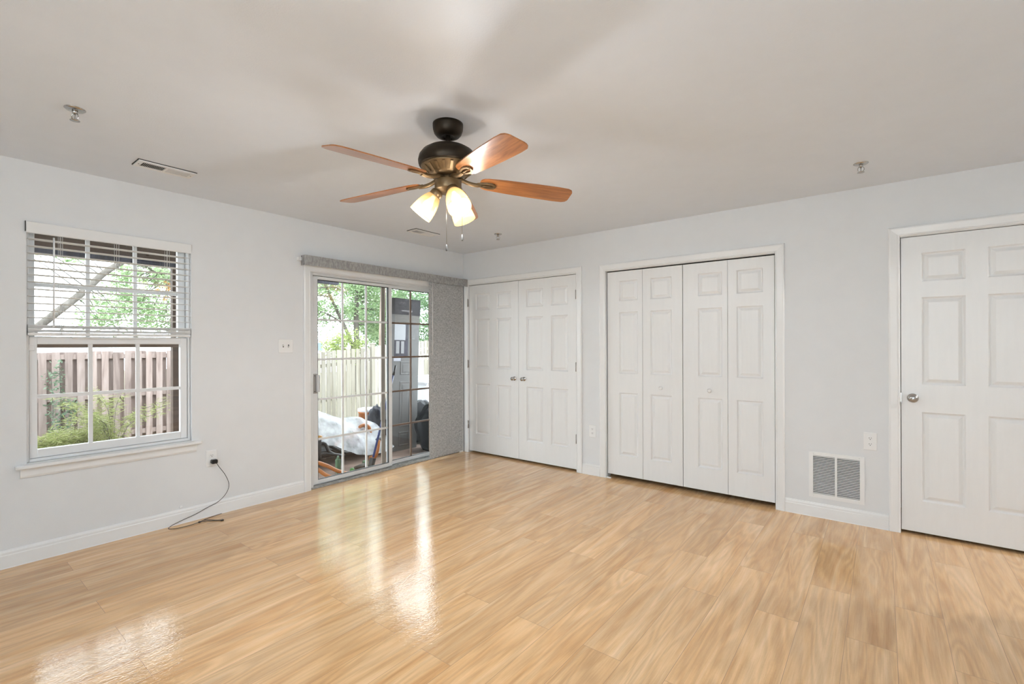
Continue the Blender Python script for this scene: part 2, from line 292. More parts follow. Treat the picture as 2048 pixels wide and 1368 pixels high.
# ------------------------------------------------------------------ mesh helpers
class MB:
    def __init__(s): s.v = []; s.f = []; s.sm = []
    def face(s, idx, sm=False): s.f.append(tuple(idx)); s.sm.append(sm)
    def add(s, vs, fs, sm=False):
        o = len(s.v); s.v.extend([tuple(p) for p in vs])
        for f in fs: s.face([i+o for i in f], sm)
        return s
    def box(s, x0, x1, y0, y1, z0, z1):
        vs = [(x0,y0,z0),(x1,y0,z0),(x1,y1,z0),(x0,y1,z0),(x0,y0,z1),(x1,y0,z1),(x1,y1,z1),(x0,y1,z1)]
        return s.add(vs, [(0,3,2,1),(4,5,6,7),(0,1,5,4),(1,2,6,5),(2,3,7,6),(3,0,4,7)])
    def bbox(s, x0, x1, y0, y1, z0, z1, b=0.003):
        """box with chamfered edges"""
        b = min(b, (x1-x0)/2.2, (y1-y0)/2.2, (z1-z0)/2.2)
        vs = []; X = (x0,x1); Y = (y0,y1); Z = (z0,z1)
        ids = {}
        for i in (0,1):
            for j in (0,1):
                for k in (0,1):
                    sx, sy, sz = (1-2*i)*b, (1-2*j)*b, (1-2*k)*b
                    ids[i,j,k,'x'] = len(vs); vs.append((X[i], Y[j]+sy, Z[k]+sz))
                    ids[i,j,k,'y'] = len(vs); vs.append((X[i]+sx, Y[j], Z[k]+sz))
                    ids[i,j,k,'z'] = len(vs); vs.append((X[i]+sx, Y[j]+sy, Z[k]))
        fs = []
        def q(*t): fs.append([ids[a] for a in t])
        for i in (0,1):
            a = [(i,0,0,'x'),(i,1,0,'x'),(i,1,1,'x'),(i,0,1,'x')]; q(*(a if i else a[::-1]))
            a = [(0,i,0,'y'),(0,i,1,'y'),(1,i,1,'y'),(1,i,0,'y')]; q(*(a if i else a[::-1]))
            a = [(0,0,i,'z'),(1,0,i,'z'),(1,1,i,'z'),(0,1,i,'z')]; q(*(a if i else a[::-1]))
        for j in (0,1):
            for k in (0,1):
                a = [(0,j,k,'y'),(1,j,k,'y'),(1,j,k,'z'),(0,j,k,'z')]; q(*(a if (j+k) % 2 == 0 else a[::-1]))
                a = [(j,0,k,'x'),(j,0,k,'z'),(j,1,k,'z'),(j,1,k,'x')]; q(*(a if (j+k) % 2 == 0 else a[::-1]))
                a = [(j,k,0,'x'),(j,k,1,'x'),(j,k,1,'y'),(j,k,0,'y')]; q(*(a if (j+k) % 2 == 0 else a[::-1]))
        for i in (0,1):
            for j in (0,1):
                for k in (0,1):
                    a = [(i,j,k,'x'),(i,j,k,'y'),(i,j,k,'z')]; q(*(a if (i+j+k) % 2 == 1 else a[::-1]))
        return s.add(vs, fs)
    def obox(s, c, ax, ay, az, hx, hy, hz):
        """oriented box: centre, three axes, half sizes"""
        c = Vector(c); ax, ay, az = Vector(ax).normalized()*hx, Vector(ay).normalized()*hy, Vector(az).normalized()*hz
        vs = [c+ax*i+ay*j+az*k for k in (-1,1) for (i,j) in ((-1,-1),(1,-1),(1,1),(-1,1))]
        return s.add(vs, [(0,3,2,1),(4,5,6,7),(0,1,5,4),(1,2,6,5),(2,3,7,6),(3,0,4,7)])
    def lathe(s, prof, c=(0,0,0), axis=(0,0,1), seg=32, cap=True, sm=True):
        """prof: list of (radius, height along axis)"""
        c = Vector(c); a = Vector(axis).normalized()
        t = Vector((1,0,0)) if abs(a.x) < 0.9 else Vector((0,1,0))
        u = a.cross(t).normalized(); w = a.cross(u)
        vs = []
        for r, h in prof:
            for i in range(seg):
                an = 2*PI*i/seg
                vs.append(c + a*h + u*(r*math.cos(an)) + w*(r*math.sin(an)))
        fs = []
        for k in range(len(prof)-1):
            for i in range(seg):
                j = (i+1) % seg
                fs.append((k*seg+i, k*seg+j, (k+1)*seg+j, (k+1)*seg+i))
        s.add(vs, fs, sm)
        if cap:
            o = len(s.v) - len(vs)
            if prof[0][0] > 1e-5: s.face([o+i for i in range(seg)][::-1])
            if prof[-1][0] > 1e-5: s.face([o+(len(prof)-1)*seg+i for i in range(seg)])
        return s
    def tube(s, pts, r, seg=8, sm=True):
        pts = [Vector(p) for p in pts]; n = len(pts)
        rr = r if isinstance(r, (list, tuple)) else [r]*n
        up = None; vs = []
        for i, p in enumerate(pts):
            d = (pts[min(i+1,n-1)] - pts[max(i-1,0)]).normalized()
            if up is None:
                t = Vector((0,0,1)) if abs(d.z) < 0.9 else Vector((1,0,0))
                up = d.cross(t).normalized()
            up = (up - d*up.dot(d)).normalized(); w = d.cross(up)
            for k in range(seg):
                an = 2*PI*k/seg
                vs.append(p + up*(rr[i]*math.cos(an)) + w*(rr[i]*math.sin(an)))
        fs = [(i*seg+k, i*seg+(k+1) % seg, (i+1)*seg+(k+1) % seg, (i+1)*seg+k) for i in range(n-1) for k in range(seg)]
        o = len(s.v); s.add(vs, fs, sm)
        s.face([o+k for k in range(seg)][::-1]); s.face([o+(n-1)*seg+k for k in range(seg)])
        return s
    def build(s, name, m, parent=None, bevel=0.0, mats=None):
        me = bpy.data.meshes.new(name)
        off = wloc(parent) if parent else Vector((0,0,0))
        me.from_pydata([tuple(Vector(p)-off) for p in s.v], [], s.f)
        me.polygons.foreach_set('use_smooth', s.sm)
        me.materials.append(m)
        me.update()
        o = bpy.data.objects.new(name, me); COL.objects.link(o)
        if parent: o.parent = parent
        if bevel:
            b = o.modifiers.new('bevel', 'BEVEL'); b.width = bevel; b.segments = 2; b.limit_method = 'ANGLE'
        return o
def wloc(o):
    v = Vector((0,0,0))
    while o: v += o.location; o = o.parent
    return v
def tag(o, label=None, cat=None, group=None, kind=None):
    if label: o['label'] = label
    if cat: o['category'] = cat
    if group: o['group'] = group
    if kind: o['kind'] = kind
    return o
def empty(name, loc, label, cat, group=None, kind=None, rot=(0,0,0)):
    o = bpy.data.objects.new(name, None); COL.objects.link(o); o.location = loc; o.rotation_euler = rot
    o.empty_display_size = 0.05
    return tag(o, label, cat, group, kind)
def copy_tree(o, parent=None):
    c = o.copy(); COL.objects.link(c)
    if parent: c.parent = parent
    for ch in [x for x in bpy.data.objects if x.parent == o]: copy_tree(ch, c)
    return c
def spline(ctrl, n=8):
    """Catmull-Rom through control points"""
    P = [Vector(p) for p in ctrl]; P = [P[0]*2-P[1]] + P + [P[-1]*2-P[-2]]
    out = []
    for i in range(1, len(P)-2):
        for k in range(n):
            t = k/n; a, b, c, d = P[i-1], P[i], P[i+1], P[i+2]
            out.append(0.5*((2*b)+(c-a)*t+(2*a-5*b+4*c-d)*t*t+(3*b-a-3*c+d)*t**3))
    out.append(P[-2]); return out

# ------------------------------------------------------------------ room shell
XR, YF, H = 5.35, -6.5, 2.44
def wall_grid(us, vs, holes, fn, t0, t1):
    """slab with rectangular holes; us, vs are sorted cuts; fn(u,v,t) -> xyz"""
    b = MB(); ids = {}
    def vid(i, j, k):
        if (i,j,k) not in ids:
            ids[i,j,k] = len(b.v); b.v.append(fn(us[i], vs[j], (t0,t1)[k]))
        return ids[i,j,k]
    def solid(i, j):
        if i < 0 or j < 0 or i >= len(us)-1 or j >= len(vs)-1: return False
        cu, cv = (us[i]+us[i+1])/2, (vs[j]+vs[j+1])/2
        return not any(h[0] < cu < h[1] and h[2] < cv < h[3] for h in holes)
    for i in range(len(us)-1):
        for j in range(len(vs)-1):
            if not solid(i, j): continue
            b.face([vid(i,j,0), vid(i+1,j,0), vid(i+1,j+1,0), vid(i,j+1,0)])
            b.face([vid(i,j,1), vid(i,j+1,1), vid(i+1,j+1,1), vid(i+1,j,1)])
            if not solid(i-1,j): b.face([vid(i,j,0), vid(i,j+1,0), vid(i,j+1,1), vid(i,j,1)])
            if not solid(i+1,j): b.face([vid(i+1,j,0), vid(i+1,j,1), vid(i+1,j+1,1), vid(i+1,j+1,0)])
            if not solid(i,j-1): b.face([vid(i,j,0), vid(i,j,1), vid(i+1,j,1), vid(i+1,j,0)])
            if not solid(i,j+1): b.face([vid(i,j+1,0), vid(i+1,j+1,0), vid(i+1,j+1,1), vid(i,j+1,1)])
    return b
WIN = (-3.81, -2.938, 0.60, 2.065)      # window opening y0,y1,z0,z1
SLD = (-2.0, -0.085, 0.0, 2.0)          # sliding door opening
def cuts(lo, hi, *vals): return sorted(set([lo, hi, *vals]))
b = wall_grid(cuts(YF-0.15, 0.75, WIN[0], WIN[1], SLD[0], SLD[1]), cuts(-0.2, H, 0.0, WIN[2], WIN[3], SLD[3]),
              [WIN, SLD], lambda u, v, t: (t, u, v), 0.0, -0.15)
tag(b.build('wall_left', M['wall']), 'pale grey wall with the window and the sliding glass door', 'wall', kind='structure')
DBL = (0.085, 1.61, 0.0, 2.045); BIF = (1.94, 3.423, 0.0, 2.035); RDR = (4.192, 5.005, 0.0, 2.05)
b = wall_grid(cuts(0.0, XR+0.15, DBL[0], DBL[1], BIF[0], BIF[1], RDR[0], RDR[1]), cuts(0.0, H, 2.045, 2.035, 2.05),
              [DBL, BIF, RDR], lambda u, v, t: (u, t, v), 0.0, 0.10)
b.box(0.0, XR+0.15, 0.65, 0.75, 0.0, H)
for x in (1.74, 3.60): b.box(x, x+0.08, 0.1, 0.65, 0.0, H)
bw = tag(b.build('wall_back', M['wall']), 'pale grey wall holding the three white closet and room doors', 'wall', kind='structure')
# dark closet linings behind the door leaves
ROP = (-0.67, -0.04, 0.0, 2.05)
b = wall_grid(cuts(YF-0.15, 0.0, ROP[0], ROP[1]), cuts(0.0, H, ROP[3]), [ROP], lambda u, v, t: (t, u, v), XR+0.15, XR)
tag(b.build('wall_right', M['wall']), 'pale grey wall to the right of the camera with an added hallway opening', 'wall', kind='structure')
b = MB(); b.box(7.2, 7.3, -1.3, 0.2, 0.0, H); b.box(XR+0.15, 7.2, -1.4, -1.3, 0.0, H); b.box(XR, 7.2, 0.1, 0.2, 0.0, H); b.box(XR, XR+0.15, 0.2, 0.65, 0.0, H)
tag(b.build('wall_hall', M['wall']), 'hallway walls beyond the added opening on the right', 'wall', kind='structure')
RWIN = (3.3, 5.0, 0.6, 2.3)
b = wall_grid(cuts(0.0, XR, RWIN[0], RWIN[1]), cuts(0.0, H, RWIN[2], RWIN[3]), [RWIN], lambda u, v, t: (u, t, v), YF, YF-0.15)
tag(b.build('wall_front', M['wall']), 'wall with an added window behind the camera', 'wall', kind='structure')
tag(MB().box(0.0, XR, YF, 0.65, -0.2, 0.0).box(XR, 7.2, -1.3, 0.0995, -0.2, 0.0).build('floor', M['floor']), 'glossy light oak plank floor', 'floor', kind='structure')
tag(MB().box(-0.15, XR+0.15, YF-0.15, 0.75, H, H+0.15).box(XR+0.15, 7.3, -1.4, 0.2, H, H+0.15).build('ceiling', M['ceil']), 'smooth off white ceiling', 'ceiling', kind='structure')

# casings -------------------------------------------------------------
CAS = [(0.0, 0.0), (0.0, 0.011), (0.006, 0.015), (0.013, 0.013), (0.018, 0.0145), (0.045, 0.019), (0.053, 0.0205), (0.060, 0.018), (0.065, 0.013), (0.065, 0.0)]
def casing(name, a, bb, zt, fn, label, wL=1.0, wR=1.0, z0=0.0):
    """mitred three-sided casing; fn(u, out, z) -> xyz"""
    m = MB(); n = len(CAS); vs = []
    for (k, (u, o)) in enumerate(CAS):
        vs += [fn(a-u*wL, o, z0), fn(a-u*wL, o, zt+u), fn(bb+u*wR, o, zt+u), fn(bb+u*wR, o, z0)]
    fs = []
    for k in range(n-1):
        for q in range(3):
            fs.append((k*4+q, k*4+q+1, (k+1)*4+q+1, (k+1)*4+q))
    m.add(vs, fs)
    m.face([k*4 for k in range(n)]); m.face([k*4+3 for k in range(n)][::-1])
    o = m.build(name, M['trim']); return tag(o, label, 'door trim', kind='structure')
fb = lambda u, o, z: (u, -o, z)
fl = lambda u, o, z: (o, u, z)
casing('trim_1', DBL[0], DBL[1], 2.05, fb, 'white casing around the double closet doors in the corner', wL=0.98)
casing('trim_2', BIF[0], BIF[1], 2.04, fb, 'white casing around the folding closet doors')
casing('trim_3', RDR[0], RDR[1], 2.056, fb, 'white casing around the door at the right edge')
casing('trim_4', SLD[0], SLD[1], 1.985, fl, 'white casing around the sliding glass door', wR=0.97)

# baseboards ----------------------------------------------------------
BAS = [(0.0, 0.0), (0.0155, 0.0), (0.0135, 0.003), (0.013, 0.075), (0.010, 0.080), (0.0105, 0.092), (0.006, 0.104), (0.0, 0.107)]
def baseboard(name, a, bb, fn, label):
    m = MB(); n = len(BAS)
    vs = [fn(u, o, z) for u in (a, bb) for (o, z) in BAS]
    m.add(vs, [(k, k+1, n+k+1, n+k) for k in range(n-1)])
    m.face(range(n)); m.face([n+k for k in range(n)][::-1])
    return tag(m.build(name, M['trim']), label, 'baseboard', kind='structure')
baseboard('baseboard_left', YF, -2.066, fl, 'white baseboard along the window wall')
baseboard('baseboard_back', 1.676, 1.873, fb, 'short white baseboard between the two closets')
baseboard('baseboard_back_right', 3.489, 4.126, fb, 'white baseboard under the return air grille')
baseboard('baseboard_corner', 5.072, XR, fb, 'white baseboard right of the room door')
baseboard('baseboard_right', YF, ROP[0], lambda u, o, z: (XR-o, u, z), 'white baseboard on the right wall')

# ------------------------------------------------------------------ panel doors
def panel_leaf(x0, x1, z0, z1, yf, th, panels):
    """moulded raised-panel leaf, front face at y=yf looking to -Y"""
    m = MB()
    us = cuts(x0, x1, *[p for q in panels for p in q[:2]]); vs = cuts(z0, z1, *[p for q in panels for p in q[2:]])
    for i in range(len(us)-1):
        for j in range(len(vs)-1):
            cu, cv = (us[i]+us[i+1])/2, (vs[j]+vs[j+1])/2
            if any(q[0] < cu < q[1] and q[2] < cv < q[3] for q in panels): continue
            m.add([(us[i],yf,vs[j]),(us[i+1],yf,vs[j]),(us[i+1],yf,vs[j+1]),(us[i],yf,vs[j+1])], [(0,1,2,3)])
    for (a, c, d, e) in panels:
        rings = [(0,0),(0.004,0.005),(0.009,0.0105),(0.014,0.0115),(0.018,0.0105),(0.036,0.0016),(0.039,0.0012)]
        vv = []
        for ins, dep in rings:
            vv += [(a+ins,yf+dep,d+ins),(c-ins,yf+dep,d+ins),(c-ins,yf+dep,e-ins),(a+ins,yf+dep,e-ins)]
        ff = [(k*4+q, k*4+(q+1) % 4, (k+1)*4+(q+1) % 4, (k+1)*4+q) for k in range(len(rings)-1) for q in range(4)]
        t = (len(rings)-1)*4; ff.append((t, t+1, t+2, t+3)); m.add(vv, ff)
    y2 = yf+th
    m.add([(x0,yf,z0),(x1,yf,z0),(x1,yf,z1),(x0,yf,z1),(x0,y2,z0),(x1,y2,z0),(x1,y2,z1),(x0,y2,z1)],
          [(0,4,5,1),(1,5,6,2),(2,6,7,3),(3,7,4,0),(4,7,6,5)])
    return m
def hinge(parent, x, y, z, m):
    b = MB(); b.lathe([(0.0065,-0.046),(0.0065,0.046)], (x, y, z), (0,0,1), 12); b.lathe([(0.0045,0.046),(0.005,0.050),(0.001,0.053)], (x, y, z), (0,0,1), 12)
    b.box(x-0.008, x+0.008, y+0.004, y+0.009, z-0.044, z+0.044)
    return b.build('hinge', m, parent)
def round_knob(parent, x, y, z, m, name='door_knob', scale=1.0, prof=None):
    prof = prof or [(0.031,0.0),(0.031,0.004),(0.027,0.009),(0.016,0.011),(0.011,0.016),(0.011,0.026),(0.018,0.031),(0.0255,0.038),(0.0275,0.048),(0.0255,0.057),(0.018,0.064),(0.008,0.0665),(0.0,0.067)]
    b = MB(); b.lathe([(r*scale, h*scale) for r, h in prof], (x, y, z), (0,-1,0), 28)
    return b.build(name, m, parent)
PZ = [(1.735,1.932),(1.032,1.628),(0.235,0.845)]
def panels_for(cols): return [(a, c, d, e) for (a, c) in cols for (d, e) in PZ]
yd = 0.012
# double closet doors
d1 = tag(panel_leaf(0.089, 0.8465, 0.022, 2.040, yd, 0.035, panels_for([(0.193,0.419),(0.523,0.743)])).build('door_1', M['door']),
         'left leaf of the white double closet doors in the corner', 'door', kind='structure')
d2 = tag(panel_leaf(0.8505, 1.606, 0.022, 2.040, yd, 0.035, panels_for([(0.957,1.184),(1.286,1.498)])).build('door_2', M['door']),
         'right leaf of the white double closet doors, beside the outlet', 'door', kind='structure')
for z in (1.83, 1.082, 0.340):
    hinge(d1, 0.083, -0.010, z, M['nickel']); hinge(d2, 1.6075, -0.010, z, M['nickel'])
ball = [(0.024,0.0),(0.024,0.003),(0.021,0.007),(0.0125,0.009),(0.010,0.014),(0.010,0.022),(0.015,0.027),(0.0205,0.034),(0.0215,0.043),(0.0195,0.051),(0.013,0.057),(0.0,0.059)]
for dd, x in ((d1, 0.788), (d2, 0.925)):
    round_knob(dd, x, yd, 0.930, M['chrome'], prof=ball)
# bifold doors
def bifold(name, xa, xm, xb, pa, pb, knob_leaf, knob_x, label):
    r = empty(name, (xa, yd, 0.0), label, 'door', kind='structure')
    l1 = panel_leaf(xa, xm-0.0015, 0.040, 2.025, yd+0.012, 0.032, panels_for([pa])).build('leaf', M['door'], r)
    l2 = panel_leaf(xm+0.0015, xb, 0.040, 2.025, yd+0.012, 0.032, panels_for([pb])).build('leaf', M['door'], r)
    kb = [(0.009,0.0),(0.009,0.008),(0.012,0.013),(0.0165,0.019),(0.0175,0.025),(0.015,0.031),(0.008,0.0335),(0.0,0.034)]
    round_knob((l1, l2)[knob_leaf], knob_x, yd+0.012, 0.912, M['trim'], 'door_knob', 1.0, kb)
    return r
bifold('door_3', 1.949, 2.3095, 2.6825, (2.072,2.262), (2.387,2.585), 1, 2.490, 'left pair of white folding closet leaves')
bifold('door_4', 2.6885, 3.0625, 3.414, (2.818,3.018), (3.133,3.332), 0, 2.918, 'right pair of white folding closet leaves, nearest the return grille')
# bifold track
tag(MB().box(1.945, 3.418, 0.02, 0.06, 2.030, 2.0345).build('trim_5', M['dark']), 'dark overhead track of the folding closet doors', 'track', kind='structure')
# right room door
d5 = tag(panel_leaf(4.1965, 5.001, 0.022, 2.046, 0.008, 0.035, panels_for([(4.305,4.524),(4.628,4.890)])).build('door_5', M['door']),
         'white six panel room door cut by the right edge of the photo', 'door', kind='structure')
kk = round_knob(d5, 4.258, 0.008, 0.938, M['nickel'])
MB().box(4.1925, 4.198, -0.006, 0.006, 0.905, 0.972).build('latch_plate', M['nickel'], d5)
for z in (1.83, 1.08, 0.34): hinge(d5, 5.003, -0.008, z, M['nickel'])
# door stop bracket bits on the floor under the bifold
tag(MB().bbox(1.942, 1.990, -0.004, 0.010, 0.0, 0.010, 0.002).build('trim_6', M['trim']), 'small white floor bracket at the folding closet', 'bracket', kind='structure')

# ------------------------------------------------------------------ sliding glass door
def frame_yz(b, y0, y1, z0, z1, xa, xb, wl, wr, wb, wt):
    """rectangular frame in the YZ plane"""
    b.bbox(xa, xb, y0, y0+wl, z0, z1, 0.002); b.bbox(xa, xb, y1-wr, y1, z0, z1, 0.002)
    b.bbox(xa, xb, y0+wl, y1-wr, z0, z0+wb, 0.002); b.bbox(xa, xb, y0+wl, y1-wr, z1-wt, z1, 0.002)
def muntins(y0, y1, z0, z1, x, nc, nr, w, d):
    b = MB()
    for i in range(1, nc):
        y = y0+(y1-y0)*i/nc; b.box(x-d, x+d, y-w/2, y+w/2, z0, z1)
    for j in range(1, nr):
        z = z0+(z1-z0)*j/nr; b.box(x-d*0.9, x+d*0.9, y0, y1, z-w/2, z+w/2)
    return b
f = MB()
f.bbox(-0.15, -0.012, -1.999, -1.965, 0.0, 1.999, 0.002); f.bbox(-0.15, -0.012, -0.120, -0.086, 0.0, 1.999, 0.002)
f.bbox(-0.15, -0.012, -1.965, -0.120, 1.972, 1.999, 0.002)
f.box(-0.075, -0.070, -1.965, -0.120, 1.955, 1.972); f.box(-0.033, -0.028, -1.965, -0.120, 1.962, 1.972)
tag(f.build('trim_7', M['alu']), 'white aluminium frame of the sliding glass door', 'door frame', kind='structure')
t = MB().bbox(-0.15, 0.004, -1.999, -0.086, 0.0, 0.014, 0.002)
t.box(-0.060, -0.054, -1.965, -0.120, 0.014, 0.026); t.box(-0.105, -0.099, -1.965, -0.120, 0.014, 0.026); t.box(-0.014, -0.008, -1.965, -0.120, 0.014, 0.022)
tag(t.build('trim_8', M['track']), 'worn grey metal sill track under the sliding glass door', 'track', kind='structure')
def slider_panel(name, y0, y1, xc, wl, wr, mm, label, bronze=False):
    r = empty(name, (xc, (y0+y1)/2, 0.026), label, 'door', kind='structure')
    b = MB(); frame_yz(b, y0, y1, 0.026, 1.958, xc-0.018, xc+0.018, wl, wr, 0.040, 0.030); b.build('door_frame', M['alu'], r)
    MB().box(xc-0.003, xc+0.003, y0+wl, y1-wr, 0.066, 1.928).build('glass_pane', M['glass'], r)
    muntins(y0+wl, y1-wr, 0.066, 1.928, xc, 3, 5, 0.019, 0.006).build('muntin_grid', mm, r)
    g = MB(); frame_yz(g, y0+wl-0.001, y1-wr+0.001, 0.065, 1.929, xc-0.006, xc+0.0185, 0.004, 0.005, 0.004, 0.006); g.build('gasket', M['gasket'], r)
    return r
sp = slider_panel('door_6', -1.966, -1.058, -0.057, 0.062, 0.045, M['alu'], 'left sliding panel of the patio door with a white handle')
fp = slider_panel('door_7', -1.075, -0.121, -0.102, 0.035, 0.062, M['bronze'], 'right fixed panel of the patio door partly behind grey vertical blinds')
# outer bronze screen stiles behind the sliding panel
MB().bbox(-0.145, -0.128, -1.125, -1.078, 0.026, 1.958, 0.002).build('screen_stile', simple('tan_screen_stile', (0.221, 0.175, 0.138), 0.5, vary=0.05), fp)
h = MB(); h.bbox(-0.039, -0.028, -1.962, -1.917, 0.872, 1.050, 0.003); h.build('handle_plate', M['nickel'], sp)
h = MB(); h.bbox(-0.030, 0.004, -1.930, -1.916, 0.885, 1.040, 0.004); h.bbox(-0.030, 0.004, -1.912, -1.906, 0.885, 1.040, 0.002); h.build('handle_pull', M['alu'], sp)
h = MB(); h.bbox(-0.036, -0.020, -1.967, -1.960, 0.935, 0.985, 0.002); h.lathe([(0.004,0),(0.004,0.002)], (-0.028,-1.942,1.035), (1,0,0), 10); h.lathe([(0.004,0),(0.004,0.002)], (-0.028,-1.942,0.888), (1,0,0), 10)
h.build('latch', M['dark'], sp)

# vertical blinds ------------------------------------------------------
vb = empty('vertical_blind', (0.05, -0.35, 2.0), 'grey woven vertical blind drawn to the right end of the sliding door', 'blind')
b = MB(); b.bbox(0.024, 0.062, -2.09, -0.045, 2.055, 2.088, 0.003)
b.build('head_rail', M['alu'], vb)
MB().bbox(0.0, 0.040, -2.125, -2.098, 2.068, 2.098, 0.002).build('bracket', M['plate'], vb); MB().bbox(0.0, 0.095, -1.99, -1.975, 2.090, 2.112, 0.002).build('bracket', M['plate'], vb)
v = MB(); 
# valance: slightly bowed ribbon with end returns and thickness
def ribbon(m, path, z0, z1, th):
    n = len(path); pv = []
    for i, (x, y) in enumerate(path):
        dx, dy = path[min(i+1,n-1)][0]-path[max(i-1,0)][0], path[min(i+1,n-1)][1]-path[max(i-1,0)][1]
        l = math.hypot(dx, dy); nx, ny = dy/l*th/2, -dx/l*th/2
        pv.append(((x+nx,y+ny),(x-nx,y-ny)))
    vs = []
    for a, c in pv: vs += [(a[0],a[1],z0),(a[0],a[1],z1),(c[0],c[1],z1),(c[0],c[1],z0)]
    fs = [(i*4+q, i*4+(q+1) % 4, (i+1)*4+(q+1) % 4, (i+1)*4+q) for i in range(n-1) for q in range(4)]
    m.add(vs, fs); o = len(m.v)-len(vs); m.face([o,o+1,o+2,o+3][::-1]); m.face([o+(n-1)*4+q for q in range(4)])
ribbon(v, [(0.03,-2.097),(0.094,-2.098)] + [(0.100+0.002*math.sin(i*0.9), -2.095+i*(2.06/30)) for i in range(31)], 2.026, 2.112, 0.005)
v.build('valance', M['valance'], vb)
ny = 12
for i in range(ny):
    y = -0.565 + i*0.0405
    m = MB(); a = math.radians(7+random.uniform(-1.5, 1.5))
    path = [(0.052+math.sin(a)*w*0.9+0.004*math.cos(w*30)*0.6, y+math.cos(a)*w) for w in (-0.044,-0.022,0,0.022,0.044)]
    ribbon(m, path, 0.030, 2.055, 0.0012); m.build('vane', M['vane'], vb)
m = MB(); m.tube([(0.078,-0.583,2.04),(0.079,-0.583,1.20)], 0.0042, 8); m.build('wand', M['cord'], vb)

# ------------------------------------------------------------------ window
wn = empty('window_1', (-0.06, -3.374, 0.6), 'white double hung window with divided panes and a half raised blind', 'window', kind='structure')
b = MB(); frame_yz(b, -3.809, -2.939, 0.601, 2.064, -0.149, -0.028, 0.012, 0.014, 0.018, 0.020); b.build('window_frame', M['vinyl'], wn)
MB().box(-0.128, -0.121, -3.79, -2.96, 1.303, 1.330).build('bronze_bar', M['bronze'], wn)
b = MB(); frame_yz(b, -3.795, -2.955, 0.622, 1.372, -0.078, -0.040, 0.036, 0.042, 0.050, 0.046)
b.bbox(-0.052, -0.036, -3.797, -3.770, 1.285, 1.325, 0.002)
b.bbox(-0.040, -0.022, -3.60, -3.14, 1.362, 1.372, 0.002)
lo = b.build('lower_sash', M['vinyl'], wn)
MB().box(-0.062, -0.057, -3.759, -2.997, 0.672, 1.326).build('glass_pane', M['glass'], lo)
muntins(-3.759, -2.997, 0.672, 1.326, -0.0595, 3, 2, 0.022, 0.007).build('muntin_grid', M['vinyl'], lo)
b = MB(); frame_yz(b, -3.795, -2.955, 1.340, 2.044, -0.118, -0.080, 0.030, 0.046, 0.036, 0.020); up = b.build('upper_sash', M['vinyl'], wn)
MB().box(-0.102, -0.097, -3.765, -3.001, 1.376, 2.024).build('glass_pane', M['glass'], up)
muntins(-3.765, -3.001, 1.376, 2.024, -0.0995, 3, 2, 0.022, 0.007).build('muntin_grid', M['vinyl'], up)
b = MB(); b.bbox(-0.030, 0.052, -3.862, -2.884, 0.575, 0.598, 0.005); b.build('window_sill', M['trim'], wn)
b = MB(); b.add([(0.0,-3.84,0.515),(0.010,-3.84,0.517),(0.016,-3.84,0.53),(0.016,-3.84,0.575),(0.0,-3.84,0.575),(0.0,-2.91,0.515),(0.010,-2.91,0.517),(0.016,-2.91,0.53),(0.016,-2.91,0.575),(0.0,-2.91,0.575)],
                  [(0,1,6,5),(1,2,7,6),(2,3,8,7),(0,4,3,2,1),(5,6,7,8,9)]); b.build('apron', M['trim'], wn)

# horizontal blind ----------------------------------------------------
hb = empty('window_blind', (0.0, -3.374, 2.03), 'white two inch slat blind half raised over the window', 'blind')
b = MB(); b.bbox(-0.046, 0.006, -3.805, -2.944, 2.012, 2.058, 0.003); b.build('head_rail', M['slat'], hb)
b = MB(); b.bbox(0.008, 0.016, -3.812, -2.940, 2.004, 2.073, 0.003); b.build('valance', M['slat'], hb)
b = MB(); b.bbox(-0.03, 0.014, -3.8155, -3.8125, 2.012, 2.075, 0.001); b.build('bracket', M['dark'], hb)
m = MB(); zs = [1.972 - 0.0438*i for i in range(12)]
for z in zs:
    a = math.radians(3); cx = -0.020
    m.obox((cx, -3.374, z), (math.cos(a),0,math.sin(a)), (0,1,0), (-math.sin(a),0,math.cos(a)), 0.025, 0.430, 0.0014)
m.build('slats', M['slat'], hb)
m = MB()
for i in range(11):
    m.obox((-0.020+0.0015*math.sin(i*2.1), -3.374, 1.402+0.0042*i), (1,0,0.02*math.sin(i)), (0,1,0), (0,0,1), 0.025, 0.430, 0.0013)
m.build('stacked_slats', M['slat'], hb)
b = MB(); b.bbox(-0.046, 0.006, -3.804, -2.944, 1.379, 1.398, 0.004); b.build('bottom_rail', M['slat'], hb)
for y in (-3.655, -3.374, -3.085):
    m = MB()
    for x in (-0.047, 0.007):
        m.tube([(x, y-0.006, 2.01), (x, y-0.006, 1.45), (x+0.004, y-0.014, 1.435), (x, y+0.004, 1.42), (x, y-0.004, 1.385)], 0.0011, 5)
        m.tube([(x, y+0.006, 2.01), (x, y+0.007, 1.45), (x+0.006, y+0.016, 1.43), (x, y-0.002, 1.41), (x, y+0.004, 1.385)], 0.0011, 5)
    for k in range(4):
        m.tube(spline([(0.008, y-0.02+0.01*k, 1.445), (0.014, y-0.012+0.008*k, 1.43), (0.010, y+0.01-0.006*k, 1.415), (0.009, y-0.008+0.005*k, 1.40)], 4), 0.0014, 5)
    m.build('ladder_cord', M['cord'], hb)
m = MB(); m.tube([(0.016,-3.690,1.99),(0.020,-3.690,1.93),(0.020,-3.692,1.455)], 0.0048, 8); m.lathe([(0.006,0),(0.006,0.03)], (0.020,-3.692,1.43), (0,0,1), 8); m.build('wand', M['clearplastic'], hb)

